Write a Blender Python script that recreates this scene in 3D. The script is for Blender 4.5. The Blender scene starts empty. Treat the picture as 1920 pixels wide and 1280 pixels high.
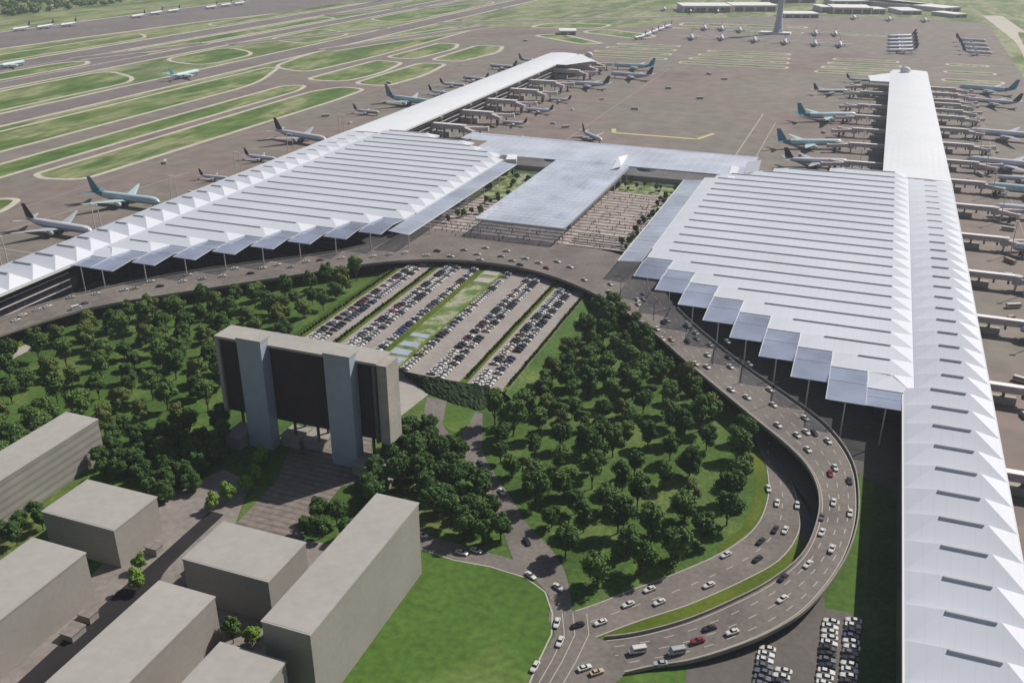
import bpy, math, random
from mathutils import Vector, Matrix
R = math.radians
rnd = random.Random(7)

# ------------------------------------------------------------------ camera, sky, sun
scene = bpy.context.scene
col = scene.collection
CF, CH = 1750.0, 220.0                       # focal length in photo pixels, camera height in metres
PITCH = math.atan(800 / CF)
YAW = math.atan(730 / math.hypot(CF, 800))
cam = bpy.data.objects.new('camera', bpy.data.cameras.new('camera'))
col.objects.link(cam)
cam.location = (0, 0, CH)
cam.rotation_euler = (math.pi / 2 - PITCH, 0, YAW)
cam.data.sensor_width = 36
cam.data.lens = CF / 1920 * 36
cam.data.clip_start = 1
cam.data.clip_end = 30000
scene.camera = cam

SUN_EL, SUN_AZ = R(44), R(37)                # azimuth measured from +Y towards +X
sd = Vector((math.sin(SUN_AZ) * math.cos(SUN_EL), math.cos(SUN_AZ) * math.cos(SUN_EL), math.sin(SUN_EL)))
world = bpy.data.worlds.new("World")
scene.world = world
world.use_nodes = True
wn = world.node_tree
sky = wn.nodes.new('ShaderNodeTexSky')
sky.sky_type = 'NISHITA'
sky.sun_disc = False
sky.sun_elevation = SUN_EL
sky.sun_rotation = SUN_AZ
sky.air_density = 1.3
sky.dust_density = 1.5
wn.links.new(sky.outputs[0], wn.nodes['Background'].inputs[0])
wn.nodes['Background'].inputs[1].default_value = 0.052
sl = bpy.data.lights.new('sun', 'SUN')
sl.energy = 4.5
sl.angle = R(0.6)
sl.color = (1.0, 0.955, 0.9)
sun = bpy.data.objects.new('sun', sl)
col.objects.link(sun)
sun.rotation_euler = sd.to_track_quat('Z', 'Y').to_euler()
scene.render.engine = 'CYCLES'
scene.view_settings.view_transform = 'Standard'
scene.view_settings.look = 'None'
scene.view_settings.exposure = 0.15
scene.view_settings.gamma = 1.0

# ------------------------------------------------------------------ helpers
_c, _s, _cy, _sy = math.cos(PITCH), math.sin(PITCH), math.cos(YAW), math.sin(YAW)


def at(px, py, z=0.0):
    """world point at height z seen at a pixel of the 1920 x 1280 survey frame"""
    a, b = px - 960, py - 640
    t = (CH - z) / (b * _c + CF * _s)
    r, f = a * t, (CF * _c - b * _s) * t
    return Vector((r * _cy - f * _sy, r * _sy + f * _cy, z))


def pix(x, y, z=0.0):
    r = x * _cy + y * _sy
    f = -x * _sy + y * _cy
    dep = f * _c + (CH - z) * _s
    return 960 + CF * r / dep, 640 + CF * ((CH - z) * _c - f * _s) / dep


class MB:
    def __init__(s):
        s.v, s.f, s.m = [], [], []

    def add(s, vs, fs, mi=0):
        n = len(s.v)
        s.v += [tuple(p) for p in vs]
        s.f += [tuple(i + n for i in f) for f in fs]
        s.m += [mi] * len(fs)
        return s

    def quad(s, a, b, c, d, mi=0):
        return s.add([a, b, c, d], [(0, 1, 2, 3)], mi)

    def poly(s, pts, z=None, mi=0):
        vs = [(p[0], p[1], p[2] if z is None else z) for p in pts]
        ar = sum(vs[i][0] * vs[(i + 1) % len(vs)][1] - vs[(i + 1) % len(vs)][0] * vs[i][1] for i in range(len(vs)))
        if ar < 0:
            vs.reverse()
        return s.add(vs, [tuple(range(len(vs)))], mi)

    def box(s, x0, x1, y0, y1, z0, z1, mi=0, rot=0.0, bottom=True):
        cx, cy = (x0 + x1) / 2, (y0 + y1) / 2
        vs = []
        for z in (z0, z1):
            for x, y in ((x0, y0), (x1, y0), (x1, y1), (x0, y1)):
                dx, dy = x - cx, y - cy
                vs.append((cx + dx * math.cos(rot) - dy * math.sin(rot), cy + dx * math.sin(rot) + dy * math.cos(rot), z))
        fs = [(4, 5, 6, 7), (0, 1, 5, 4), (1, 2, 6, 5), (2, 3, 7, 6), (3, 0, 4, 7)]
        if bottom:
            fs.append((3, 2, 1, 0))
        return s.add(vs, fs, mi)

    def prism(s, pts, z0, z1, mi=0, top=True):
        pts = [(p[0], p[1]) for p in pts]
        ar = sum(pts[i][0] * pts[(i + 1) % len(pts)][1] - pts[(i + 1) % len(pts)][0] * pts[i][1] for i in range(len(pts)))
        if ar < 0:
            pts.reverse()
        n = len(pts)
        vs = [(x, y, z0) for x, y in pts] + [(x, y, z1) for x, y in pts]
        fs = [(i, (i + 1) % n, (i + 1) % n + n, i + n) for i in range(n)]
        if top:
            fs.append(tuple(range(n, 2 * n)))
            fs.append(tuple(range(n - 1, -1, -1)))
        return s.add(vs, fs, mi)

    def tube(s, a, b, r0, r1=None, n=8, mi=0, cap=True):
        a, b = Vector(a), Vector(b)
        r1 = r0 if r1 is None else r1
        d = (b - a).normalized()
        u = d.cross(Vector((0, 0, 1)) if abs(d.z) < .95 else Vector((1, 0, 0))).normalized()
        w = d.cross(u)
        vs = []
        for p, r in ((a, r0), (b, r1)):
            for i in range(n):
                t = 2 * math.pi * i / n
                vs.append(p + u * (r * math.cos(t)) + w * (r * math.sin(t)))
        fs = [(i, (i + 1) % n, (i + 1) % n + n, i + n) for i in range(n)]
        if cap:
            fs += [tuple(range(n - 1, -1, -1)), tuple(range(n, 2 * n))]
        return s.add(vs, fs, mi)

    def loft(s, rings, mi=0, cap=True, mif=None):
        n = len(rings[0])
        vs = [p for r in rings for p in r]
        base = len(s.v)
        s.v += [tuple(p) for p in vs]
        for k in range(len(rings) - 1):
            for i in range(n):
                s.f.append(tuple(base + q for q in (k * n + i, k * n + (i + 1) % n, (k + 1) * n + (i + 1) % n, (k + 1) * n + i)))
                s.m.append(mif(k, i) if mif else mi)
        if cap:
            s.f.append(tuple(base + i for i in range(n - 1, -1, -1)))
            s.m.append(mi)
            s.f.append(tuple(base + (len(rings) - 1) * n + i for i in range(n)))
            s.m.append(mi)
        return s

    def mesh(s, name, mats, smooth=False):
        me = bpy.data.meshes.new(name)
        me.from_pydata(s.v, [], s.f)
        if not isinstance(mats, (list, tuple)):
            mats = [mats]
        for m in mats:
            me.materials.append(m)
        me.polygons.foreach_set('material_index', s.m)
        if smooth:
            me.polygons.foreach_set('use_smooth', [True] * len(s.f))
        me.update()
        return me

    def build(s, name, mats, parent=None, smooth=False):
        o = bpy.data.objects.new(name, s.mesh(name, mats, smooth))
        col.objects.link(o)
        if parent:
            o.parent = parent
        return o


def build_each(parts, name, m, parent, mir=None):
    for p in parts:
        (mir(p) if mir else p).build(name, m, parent)


def tag(o, label=None, cat=None, group=None, kind=None):
    if label: o['label'] = label
    if cat: o['category'] = cat
    if group: o['group'] = group
    if kind: o['kind'] = kind
    return o


def empty(name, loc=(0, 0, 0), rz=0, label=None, cat=None, group=None):
    o = bpy.data.objects.new(name, None)
    col.objects.link(o)
    o.location = loc
    o.rotation_euler = (0, 0, rz)
    o.empty_display_size = 0.5
    return tag(o, label, cat, group)


def struct(name, mb, m):
    return tag(mb.build(name, m), kind='structure')


KIDS = {}


def kids(o):
    if o.name not in KIDS:
        KIDS[o.name] = [(k, [g for g in k.children]) for k in o.children]
    return KIDS[o.name]


def dup(root, loc, rz=0.0, scale=None, label=None, group=None):
    r = root.copy()
    col.objects.link(r)
    r.location = loc
    r.rotation_euler = (0, 0, rz)
    if scale: r.scale = scale if isinstance(scale, tuple) else (scale,) * 3
    if label: r['label'] = label
    if group: r['group'] = group
    for k, gs in kids(root):
        c = k.copy()
        col.objects.link(c)
        c.parent = r
        for g in gs:
            d = g.copy()
            col.objects.link(d)
            d.parent = c
    return r


ONES = ['zeroth', 'first', 'second', 'third', 'fourth', 'fifth', 'sixth', 'seventh', 'eighth', 'ninth', 'tenth', 'eleventh', 'twelfth',
        'thirteenth', 'fourteenth', 'fifteenth', 'sixteenth', 'seventeenth', 'eighteenth', 'nineteenth']
TENS = {20: 'twent', 30: 'thirt', 40: 'fort', 50: 'fift', 60: 'sixt', 70: 'sevent', 80: 'eight', 90: 'ninet'}


def nth(n):
    if n < 20: return ONES[n]
    t = TENS[n // 10 * 10]
    return t + 'ieth' if n % 10 == 0 else t + 'y-' + ONES[n % 10]


def inside(x, y, poly):
    c = False
    n = len(poly)
    for i in range(n):
        x0, y0 = poly[i][0], poly[i][1]
        x1, y1 = poly[(i + 1) % n][0], poly[(i + 1) % n][1]
        if (y0 > y) != (y1 > y) and x < (x1 - x0) * (y - y0) / (y1 - y0) + x0:
            c = not c
    return c


# ------------------------------------------------------------------ materials
def mat(name, c, rough=0.7, metal=0.0, spec=0.3):
    m = bpy.data.materials.new(name)
    m.use_nodes = True
    b = m.node_tree.nodes['Principled BSDF']
    b.inputs['Base Color'].default_value = (*c, 1)
    b.inputs['Roughness'].default_value = rough
    b.inputs['Metallic'].default_value = metal
    b.inputs['Specular IOR Level'].default_value = spec
    return m


def noise_mat(name, stops, scale=0.05, rough=0.85, detail=6.0, stretch=(1, 1, 1), scale2=None, amt2=0.25, bump=0.0, obj=False, spec=0.2):
    """object-space noise through a colour ramp, with an optional second finer noise that varies brightness"""
    m = bpy.data.materials.new(name)
    m.use_nodes = True
    nt = m.node_tree
    b = nt.nodes['Principled BSDF']
    b.inputs['Roughness'].default_value = rough
    b.inputs['Specular IOR Level'].default_value = spec
    tc = nt.nodes.new('ShaderNodeTexCoord')
    mp = nt.nodes.new('ShaderNodeMapping')
    mp.inputs['Scale'].default_value = stretch
    nt.links.new(tc.outputs['Object'], mp.inputs[0])
    n = nt.nodes.new('ShaderNodeTexNoise')
    n.inputs['Scale'].default_value = scale
    n.inputs['Detail'].default_value = detail
    nt.links.new(mp.outputs[0], n.inputs['Vector'])
    cr = nt.nodes.new('ShaderNodeValToRGB')
    cr.color_ramp.elements[0].position = stops[0][0]
    cr.color_ramp.elements[0].color = (*stops[0][1], 1)
    cr.color_ramp.elements[1].position = stops[-1][0]
    cr.color_ramp.elements[1].color = (*stops[-1][1], 1)
    for p, c in stops[1:-1]:
        e = cr.color_ramp.elements.new(p)
        e.color = (*c, 1)
    nt.links.new(n.outputs[0], cr.inputs[0])
    out = cr.outputs[0]
    if scale2:
        n2 = nt.nodes.new('ShaderNodeTexNoise')
        n2.inputs['Scale'].default_value = scale2
        n2.inputs['Detail'].default_value = 4
        nt.links.new(mp.outputs[0], n2.inputs['Vector'])
        mr = nt.nodes.new('ShaderNodeMapRange')
        mr.inputs[1].default_value = 0.3
        mr.inputs[2].default_value = 0.7
        mr.inputs[3].default_value = 1 - amt2
        mr.inputs[4].default_value = 1 + amt2
        nt.links.new(n2.outputs[0], mr.inputs[0])
        mx = nt.nodes.new('ShaderNodeVectorMath')
        mx.operation = 'SCALE'
        nt.links.new(out, mx.inputs[0])
        nt.links.new(mr.outputs[0], mx.inputs['Scale'])
        out = mx.outputs[0]
        if bump:
            bp = nt.nodes.new('ShaderNodeBump')
            bp.inputs['Strength'].default_value = bump
            nt.links.new(n2.outputs[0], bp.inputs['Height'])
            nt.links.new(bp.outputs[0], b.inputs['Normal'])
    nt.links.new(out, b.inputs['Base Color'])
    return m


def stripe_mat(name, c1, c2, period, width, axis=1, rough=0.8, nscale=0.15, namt=0.2, axis2=None, period2=1, width2=.1):
    """bands of c2 on c1 running across one object axis, with a little noise"""
    m = bpy.data.materials.new(name)
    m.use_nodes = True
    nt = m.node_tree
    b = nt.nodes['Principled BSDF']
    b.inputs['Roughness'].default_value = rough
    b.inputs['Specular IOR Level'].default_value = 0.25
    tc = nt.nodes.new('ShaderNodeTexCoord')
    sp = nt.nodes.new('ShaderNodeSeparateXYZ')
    nt.links.new(tc.outputs['Object'], sp.inputs[0])

    def band(ax, per, wid):
        d = nt.nodes.new('ShaderNodeMath'); d.operation = 'DIVIDE'; d.inputs[1].default_value = per
        nt.links.new(sp.outputs[ax], d.inputs[0])
        f = nt.nodes.new('ShaderNodeMath'); f.operation = 'FRACT'
        nt.links.new(d.outputs[0], f.inputs[0])
        l = nt.nodes.new('ShaderNodeMath'); l.operation = 'LESS_THAN'; l.inputs[1].default_value = wid / per
        nt.links.new(f.outputs[0], l.inputs[0])
        return l.outputs[0]
    fac = band(axis, period, width)
    if axis2 is not None:
        mxm = nt.nodes.new('ShaderNodeMath'); mxm.operation = 'MAXIMUM'
        nt.links.new(fac, mxm.inputs[0])
        nt.links.new(band(axis2, period2, width2), mxm.inputs[1])
        fac = mxm.outputs[0]
    mx = nt.nodes.new('ShaderNodeMix'); mx.data_type = 'RGBA'
    mx.inputs[6].default_value = (*c1, 1)
    mx.inputs[7].default_value = (*c2, 1)
    nt.links.new(fac, mx.inputs[0])
    n = nt.nodes.new('ShaderNodeTexNoise'); n.inputs['Scale'].default_value = nscale; n.inputs['Detail'].default_value = 5
    nt.links.new(tc.outputs['Object'], n.inputs['Vector'])
    mr = nt.nodes.new('ShaderNodeMapRange')
    mr.inputs[1].default_value = .3; mr.inputs[2].default_value = .7
    mr.inputs[3].default_value = 1 - namt; mr.inputs[4].default_value = 1 + namt
    nt.links.new(n.outputs[0], mr.inputs[0])
    sc = nt.nodes.new('ShaderNodeVectorMath'); sc.operation = 'SCALE'
    nt.links.new(mx.outputs[2], sc.inputs[0])
    nt.links.new(mr.outputs[0], sc.inputs['Scale'])
    nt.links.new(sc.outputs[0], b.inputs['Base Color'])
    return m


def glass_mat(name, tint, clear=0.4, rough=0.15):
    m = bpy.data.materials.new(name)
    m.use_nodes = True
    nt = m.node_tree
    b = nt.nodes['Principled BSDF']
    b.inputs['Base Color'].default_value = (*tint, 1)
    b.inputs['Roughness'].default_value = rough
    b.inputs['Specular IOR Level'].default_value = 0.8
    tr = nt.nodes.new('ShaderNodeBsdfTransparent')
    tr.inputs[0].default_value = (0.85, 0.9, 0.98, 1)
    mx = nt.nodes.new('ShaderNodeMixShader')
    tc = nt.nodes.new('ShaderNodeTexCoord')
    n = nt.nodes.new('ShaderNodeTexNoise'); n.inputs['Scale'].default_value = 0.03; n.inputs['Detail'].default_value = 3
    nt.links.new(tc.outputs['Object'], n.inputs['Vector'])
    mr = nt.nodes.new('ShaderNodeMapRange')
    mr.inputs[1].default_value = .3; mr.inputs[2].default_value = .7
    mr.inputs[3].default_value = 1 - clear - .12; mr.inputs[4].default_value = 1 - clear + .12
    nt.links.new(n.outputs[0], mr.inputs[0])
    nt.links.new(mr.outputs[0], mx.inputs[0])
    nt.links.new(tr.outputs[0], mx.inputs[1])
    nt.links.new(b.outputs[0], mx.inputs[2])
    nt.links.new(mx.outputs[0], nt.nodes['Material Output'].inputs[0])
    return m


M = {}
M['field'] = noise_mat('airfield_grass', [(.3, (.070, .125, .026)), (.43, (.15, .185, .062)), (.52, (.26, .27, .14)), (.6, (.085, .145, .036)), (.72, (.30, .28, .19))], .006, stretch=(1.6, .5, 1), scale2=.05, amt2=.3)
M['island'] = noise_mat('mown_island_grass', [(.3, (.055, .115, .022)), (.48, (.11, .165, .042)), (.57, (.24, .25, .12)), (.68, (.065, .125, .024))], .012, stretch=(1.5, .5, 1), scale2=.08, amt2=.35)
M['apron'] = noise_mat('apron_concrete', [(.3, (.165, .128, .115)), (.44, (.21, .165, .145)), (.54, (.185, .17, .14)), (.68, (.225, .18, .16))], .005, rough=.8, scale2=.05, amt2=.16)
M['asphalt_far'] = noise_mat('runway_asphalt', [(.3, (.155, .130, .125)), (.7, (.205, .175, .165))], .01, scale2=.07, amt2=.12)
M['shoulder_faint'] = mat('worn_paint', (.29, .25, .22), .8)
M['shoulder'] = noise_mat('pale_shoulder', [(.3, (.44, .40, .33)), (.7, (.53, .48, .40))], .02, scale2=.2, amt2=.12)
M['lawn'] = noise_mat('park_lawn_grass', [(.3, (.040, .082, .014)), (.5, (.060, .115, .020)), (.7, (.125, .160, .044))], .03, scale2=.5, amt2=.32)
M['meadow'] = noise_mat('meadow_grass', [(.3, (.052, .102, .014)), (.55, (.068, .132, .020)), (.72, (.135, .185, .048))], .018, scale2=.35, amt2=.24)
M['verge'] = noise_mat('verge_grass', [(.3, (.055, .090, .006)), (.7, (.105, .135, .010))], .05, scale2=.6, amt2=.2)
M['road'] = noise_mat('road_asphalt', [(.3, (.125, .108, .098)), (.5, (.165, .143, .128)), (.7, (.195, .170, .150))], .045, scale2=.5, amt2=.16)
M['road_dark'] = noise_mat('lot_asphalt', [(.3, (.10, .090, .082)), (.7, (.13, .115, .105))], .03, scale2=.4, amt2=.12)
M['street_shade'] = noise_mat('painted_street_shade', [(.3, (.018, .016, .018)), (.7, (.03, .026, .028))], .05)  # near-black tone standing in for shadow between the blocks
M['street_paving'] = noise_mat('street_paving', [(.3, (.19, .165, .15)), (.7, (.26, .23, .205))], .06, scale2=.4, amt2=.15)
M['parking'] = noise_mat('parking_asphalt', [(.3, (.27, .235, .215)), (.7, (.32, .285, .26))], .05, scale2=.4, amt2=.08)
M['mark'] = mat('road_paint', (.40, .37, .31), .7)
M['mark_yellow'] = mat('yellow_paint', (.50, .45, .20), .7)
M['concrete'] = noise_mat('pale_concrete', [(.3, (.30, .275, .245)), (.7, (.38, .35, .31))], .08, scale2=.6, amt2=.08)
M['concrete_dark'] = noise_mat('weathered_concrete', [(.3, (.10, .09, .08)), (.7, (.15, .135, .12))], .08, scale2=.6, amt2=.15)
M['parapet'] = noise_mat('parapet_concrete', [(.3, (.24, .22, .19)), (.7, (.30, .27, .235))], .2, scale2=1., amt2=.1)
M['roof'] = noise_mat('white_roof_panels', [(.3, (.60, .615, .66)), (.7, (.67, .68, .71))], .03, rough=.5, scale2=.3, amt2=.035)
M['roof'] = stripe_mat('white_roof_panels', (.61, .625, .67), (.575, .59, .63), 4.3, .3, axis=0, rough=.5, namt=.05, nscale=.02)
M['roof_smooth'] = noise_mat('white_pier_roof', [(.3, (.68, .69, .72)), (.7, (.73, .735, .75))], .02, rough=.5, scale2=.15, amt2=.03)
M['slot'] = mat('roof_light_glazing', (.42, .43, .45), .35)
M['slot_far'] = mat('roof_light_glazing_pale', (.16, .165, .18), .35)
M['frame'] = mat('white_steel', (.62, .62, .62), .5)
M['facade'] = stripe_mat('dark_curtain_wall', (.014, .018, .026), (.045, .05, .055), 3.0, .35, axis=2, rough=.25, axis2=1, period2=6., width2=.4, namt=.3)
M['facade_side'] = stripe_mat('dark_curtain_wall_mullions', (.014, .018, .024), (.05, .05, .052), 4.6, .5, axis=2, rough=.3, namt=.3)
M['glass'] = glass_mat('canopy_glass', (.60, .67, .88), .56)
M['glass_hall'] = glass_mat('hall_roof_glass', (.80, .86, 1.0), .42, .22)
M['glass_long'] = glass_mat('side_canopy_glass', (.62, .67, .80), .42)
M['paving'] = stripe_mat('striped_forecourt_paving', (.37, .31, .28), (.12, .105, .095), 7.4, 3.0, axis=1, namt=.3, nscale=.2)
M['brick_plaza'] = stripe_mat('brick_plaza_paving', (.20, .165, .145), (.15, .122, .107), 3.4, 1.2, axis=1, namt=.25, nscale=.3)
M['garden'] = noise_mat('garden_planting', [(.3, (.07, .12, .025)), (.48, (.14, .19, .06)), (.6, (.33, .32, .24)), (.75, (.10, .17, .04))], .12, scale2=1., amt2=.3)
M['bwall'] = noise_mat('plaster_wall', [(.3, (.265, .245, .22)), (.7, (.305, .285, .255))], .05, stretch=(1, 1, 1), scale2=.5, amt2=.05)
M['bwall_banded'] = stripe_mat('banded_plaster_wall', (.28, .26, .235), (.215, .2, .18), 3.4, 1.3, axis=2, namt=.08)
M['broof'] = noise_mat('flat_grey_roof', [(.3, (.33, .31, .285)), (.7, (.375, .35, .32))], .04, scale2=.3, amt2=.05)
M['gate_slab'] = stripe_mat('dark_louvred_facade', (.045, .034, .036), (.036, .028, .031), 1.9, .6, axis=0, namt=.2)
M['pylon_dark'] = mat('dark_blue_cone', (.05, .06, .10), .5)
M['pylon'] = noise_mat('blue_grey_cladding', [(.3, (.30, .34, .40)), (.7, (.35, .39, .45))], .06, rough=.4, scale2=.3, amt2=.06)
M['leaf'] = [noise_mat('leaves_deep_green', [(.3, (.034, .078, .018)), (.7, (.090, .160, .040))], .35, scale2=2., amt2=.35),
             noise_mat('leaves_mid_green', [(.3, (.048, .100, .022)), (.7, (.125, .200, .050))], .35, scale2=2., amt2=.35),
             noise_mat('leaves_olive_green', [(.3, (.075, .110, .024)), (.7, (.165, .205, .055))], .35, scale2=2., amt2=.35),
             noise_mat('leaves_bright_green', [(.3, (.110, .200, .026)), (.7, (.210, .330, .055))], .35, scale2=2., amt2=.3)]
M['bark'] = noise_mat('bark', [(.3, (.07, .05, .035)), (.7, (.11, .085, .06))], 1.)
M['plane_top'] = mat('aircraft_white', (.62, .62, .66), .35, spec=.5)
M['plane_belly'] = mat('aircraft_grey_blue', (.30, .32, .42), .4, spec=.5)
M['plane_mint'] = mat('aircraft_pale_teal', (.46, .58, .60), .35, spec=.5)
M['plane_teal'] = mat('aircraft_teal', (.05, .22, .29), .35, spec=.5)
M['navy'] = mat('tail_navy', (.012, .013, .035), .4)
M['brown'] = mat('tail_dark_brown', (.05, .028, .03), .4)
M['wing'] = mat('wing_grey', (.40, .41, .45), .4, spec=.5)
M['engine'] = mat('engine_grey', (.35, .35, .38), .35, spec=.5)
M['dark'] = mat('dark_rubber', (.02, .02, .022), .6)
M['window'] = mat('dark_glass', (.02, .024, .03), .15, spec=.6)
M['bridge'] = noise_mat('bridge_cladding', [(.3, (.50, .44, .43)), (.7, (.58, .52, .50))], .3, scale2=1., amt2=.1)
M['bridge_top'] = mat('bridge_roof', (.80, .77, .76), .5)
M['mast'] = mat('mast_paint', (.62, .58, .52), .5)
M['mast_dark'] = mat('dark_mast_paint', (.03, .03, .032), .5)
M['tower'] = noise_mat('tower_concrete', [(.3, (.40, .42, .50)), (.7, (.46, .48, .56))], .1)
M['hangar'] = mat('hangar_roof', (.74, .72, .69), .6)
M['hangar_wall'] = noise_mat('hangar_wall', [(.3, (.45, .44, .43)), (.7, (.55, .53, .51))], .05)
M['hedge'] = noise_mat('hedge_leaves', [(.3, (.012, .028, .010)), (.7, (.030, .055, .018))], .6, scale2=2.5, amt2=.35)
M['skin_crowd'] = mat('crowd_clothes', (.08, .07, .08), .8)
CAR = dict(white=(.56, .545, .51), silver=(.36, .36, .37), black=(.018, .018, .022), red=(.22, .02, .03), grey=(.11, .11, .13), blue=(.05, .07, .16), tan=(.42, .34, .22), yellow=(.5, .36, .08))
for k, c in CAR.items():
    M['car_' + k] = mat('car_paint_' + k, c, .3, spec=.6)

# ------------------------------------------------------------------ ground
g = MB()
S = 7000
g.quad((-S, -1200, -.15), (S, -1200, -.15), (S, 8000, -.15), (-S, 8000, -.15))
struct('grass_field', g, M['field'])

# apron
ap = MB()
ap.poly([(-652, 560), (-652, 1180), (-900, 1285), (-800, 1960), (-499, 2050), (-434, 2281), (-190, 2440), (49, 2480), (215, 2400), (205, 1576), (420, 1480), (700, 1300), (700, 60), (74, 60), (74, 300), (28, 300), (28, 640), (-440, 640), (-440, 450), (-475, 400), (-475, 250), (-652, 250)], 0.0)
struct('apron', ap, M['apron'])


def island(poly, w=6.0, name='grass_island', z=0.12):
    """a rounded grass island with a pale paved shoulder round it"""
    pts = round_poly(poly, 6)
    b = MB()
    b.poly(pts, z)
    struct(name + '_shoulder', b, M['shoulder'])
    cx = sum(p[0] for p in pts) / len(pts)
    n = len(pts)
    ar = sum(pts[i][0] * pts[(i + 1) % n][1] - pts[(i + 1) % n][0] * pts[i][1] for i in range(n))
    sg = 1 if ar > 0 else -1
    q = []
    for i in range(n):
        a, c = Vector(pts[i - 1]), Vector(pts[(i + 1) % n])
        d = (c - a)
        d = d.normalized() if d.length > 1e-6 else Vector((1, 0))
        nrm = Vector((-d.y, d.x)) * sg
        q.append((pts[i][0] + nrm.x * w, pts[i][1] + nrm.y * w))
    b = MB()
    b.poly(q, z + .12)
    struct(name, b, M['island'])


def round_poly(poly, n=5):
    out = []
    m = len(poly)
    for i in range(m):
        p0, p1, p2 = Vector(poly[i - 1][:2]), Vector(poly[i][:2]), Vector(poly[(i + 1) % m][:2])
        r = min((p1 - p0).length, (p2 - p1).length) * .42
        a = p1 + (p0 - p1).normalized() * r
        b = p1 + (p2 - p1).normalized() * r
        for k in range(n + 1):
            t = k / n
            q = a * (1 - t) ** 2 + p1 * (2 * t * (1 - t)) + b * t ** 2
            out.append((q.x, q.y))
    return out


def strip(name, x0, x1, y0, y1, z, m):
    b = MB()
    b.quad((x0, y0, z), (x1, y0, z), (x1, y1, z), (x0, y1, z))
    return struct(name, b, m)


# runways and taxiways run along +Y
strip('runway_shoulder', -990, -922, 300, 3800, 0.02, M['shoulder'])
strip('runway', -983, -930, 300, 3800, 0.15, M['asphalt_far'])
strip('taxiway_field', -905, -652, 300, 1285, 0.05, M['apron'])
island([(-906, 300), (-818, 300), (-822, 1120), (-835, 1180), (-880, 1290), (-906, 1290)], 6)
island([(-783, 300), (-730, 300), (-738, 700), (-735, 1120), (-750, 1165), (-784, 1150)], 6)
island([(-722, 640), (-700, 630), (-660, 640), (-650, 1080), (-655, 1165), (-700, 1172), (-722, 1120)], 6)
island([(-700, 300), (-655, 300), (-645, 540), (-665, 580), (-700, 560)], 6)
island([(-900, 1290), (-815, 1258), (-798, 1450), (-800, 1900), (-858, 1945), (-925, 1700), (-930, 1450)], 7)
island([(-786, 1200), (-715, 1205), (-702, 1300), (-722, 1415), (-782, 1422)], 7)
island([(-702, 1195), (-640, 1190), (-630, 1300), (-650, 1425), (-700, 1420)], 7)
island([(-785, 1450), (-722, 1450), (-712, 1600), (-735, 1665), (-780, 1668)], 7)
island([(-700, 1450), (-640, 1448), (-620, 1580), (-645, 1665), (-700, 1660)], 7)
island([(-660, 1840), (-520, 1735), (-480, 1765), (-610, 1890)], 9)
island([(-720, 1960), (-560, 2000), (-550, 2100), (-700, 2090)], 10)
island([(-590, 1930), (-440, 1850), (-410, 1920), (-550, 2010)], 9)
island([(-420, 2120), (-150, 2160), (-150, 2200), (-425, 2190)], 8)
island([(220, 1620), (330, 1600), (360, 2100), (250, 2300)], 10)
island([(380, 1600), (520, 1560), (560, 2000), (420, 2100)], 10)
strip('taxiway_shoulder', -1184, -1128, 800, 3600, 0.02, M['shoulder'])
strip('taxiway', -1176, -1136, 800, 3600, 0.12, M['asphalt_far'])
strip('runway_shoulder', -1335, -1256, 700, 4200, 0.02, M['shoulder'])
strip('runway', -1326, -1265, 700, 4200, 0.15, M['asphalt_far'])
b = MB()
b.poly([(-1700, 900), (-1500, 900), (-1462, 1500), (-1430, 1850), (-1350, 2200), (-1300, 2700), (-1560, 2900), (-1700, 2350)], 0.02)
struct('remote_apron_shoulder', b, M['shoulder'])
b = MB()
b.poly([(-1690, 900), (-1512, 900), (-1474, 1500), (-1442, 1850), (-1362, 2200), (-1312, 2700), (-1560, 2880), (-1690, 2350)], 0.15)
struct('remote_apron', b, M['asphalt_far'])
strip('taxiway_field', -1262, -1180, 900, 1340, .08, M['asphalt_far'])
island([(-1252, 700), (-1195, 700), (-1188, 1215), (-1225, 1250), (-1252, 1200)], 8)
island([(-1252, 1360), (-1192, 1350), (-1190, 2000), (-1250, 2020)], 9)
for (x0, x1, y0, y1) in ((-1120, -1000, 700, 1180), (-1120, -1005, 1260, 1480), (-1118, -1000, 1560, 1800), (-1118, -1000, 1960, 2600), (-1420, -1345, 1100, 1600), (-1400, -1345, 1750, 2500)):
    island([(x0, y0 + 30), (x1, y0), (x1, y1 - 60), (x0, y1)], 7)
# oblique taxiway links across the far airfield
for (a, c, w) in (((-1128, 1500), (-990, 1850), 26), ((-1256, 1250), (-1184, 1500), 30), ((-1256, 2050), (-1184, 2300), 30), ((-922, 1500), (-800, 1960), 34), ((-1128, 2300), (-990, 2700), 30), ((-930, 1980), (-430, 2330), 30), ((-940, 2350), (-430, 2480), 22)):
    d = (Vector(c) - Vector(a)).normalized()
    nn = Vector((-d.y, d.x)) * w / 2
    a, c = Vector(a), Vector(c)
    for nm, k, z, mm in (('taxiway_link_shoulder', 1.35, .26, 'shoulder'), ('taxiway_link', 1, .38, 'asphalt_far')):
        b = MB()
        b.quad((*(a - nn * k), z), (*(c - nn * k), z), (*(c + nn * k), z), (*(a + nn * k), z))
        struct(nm, b, M[mm])
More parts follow.
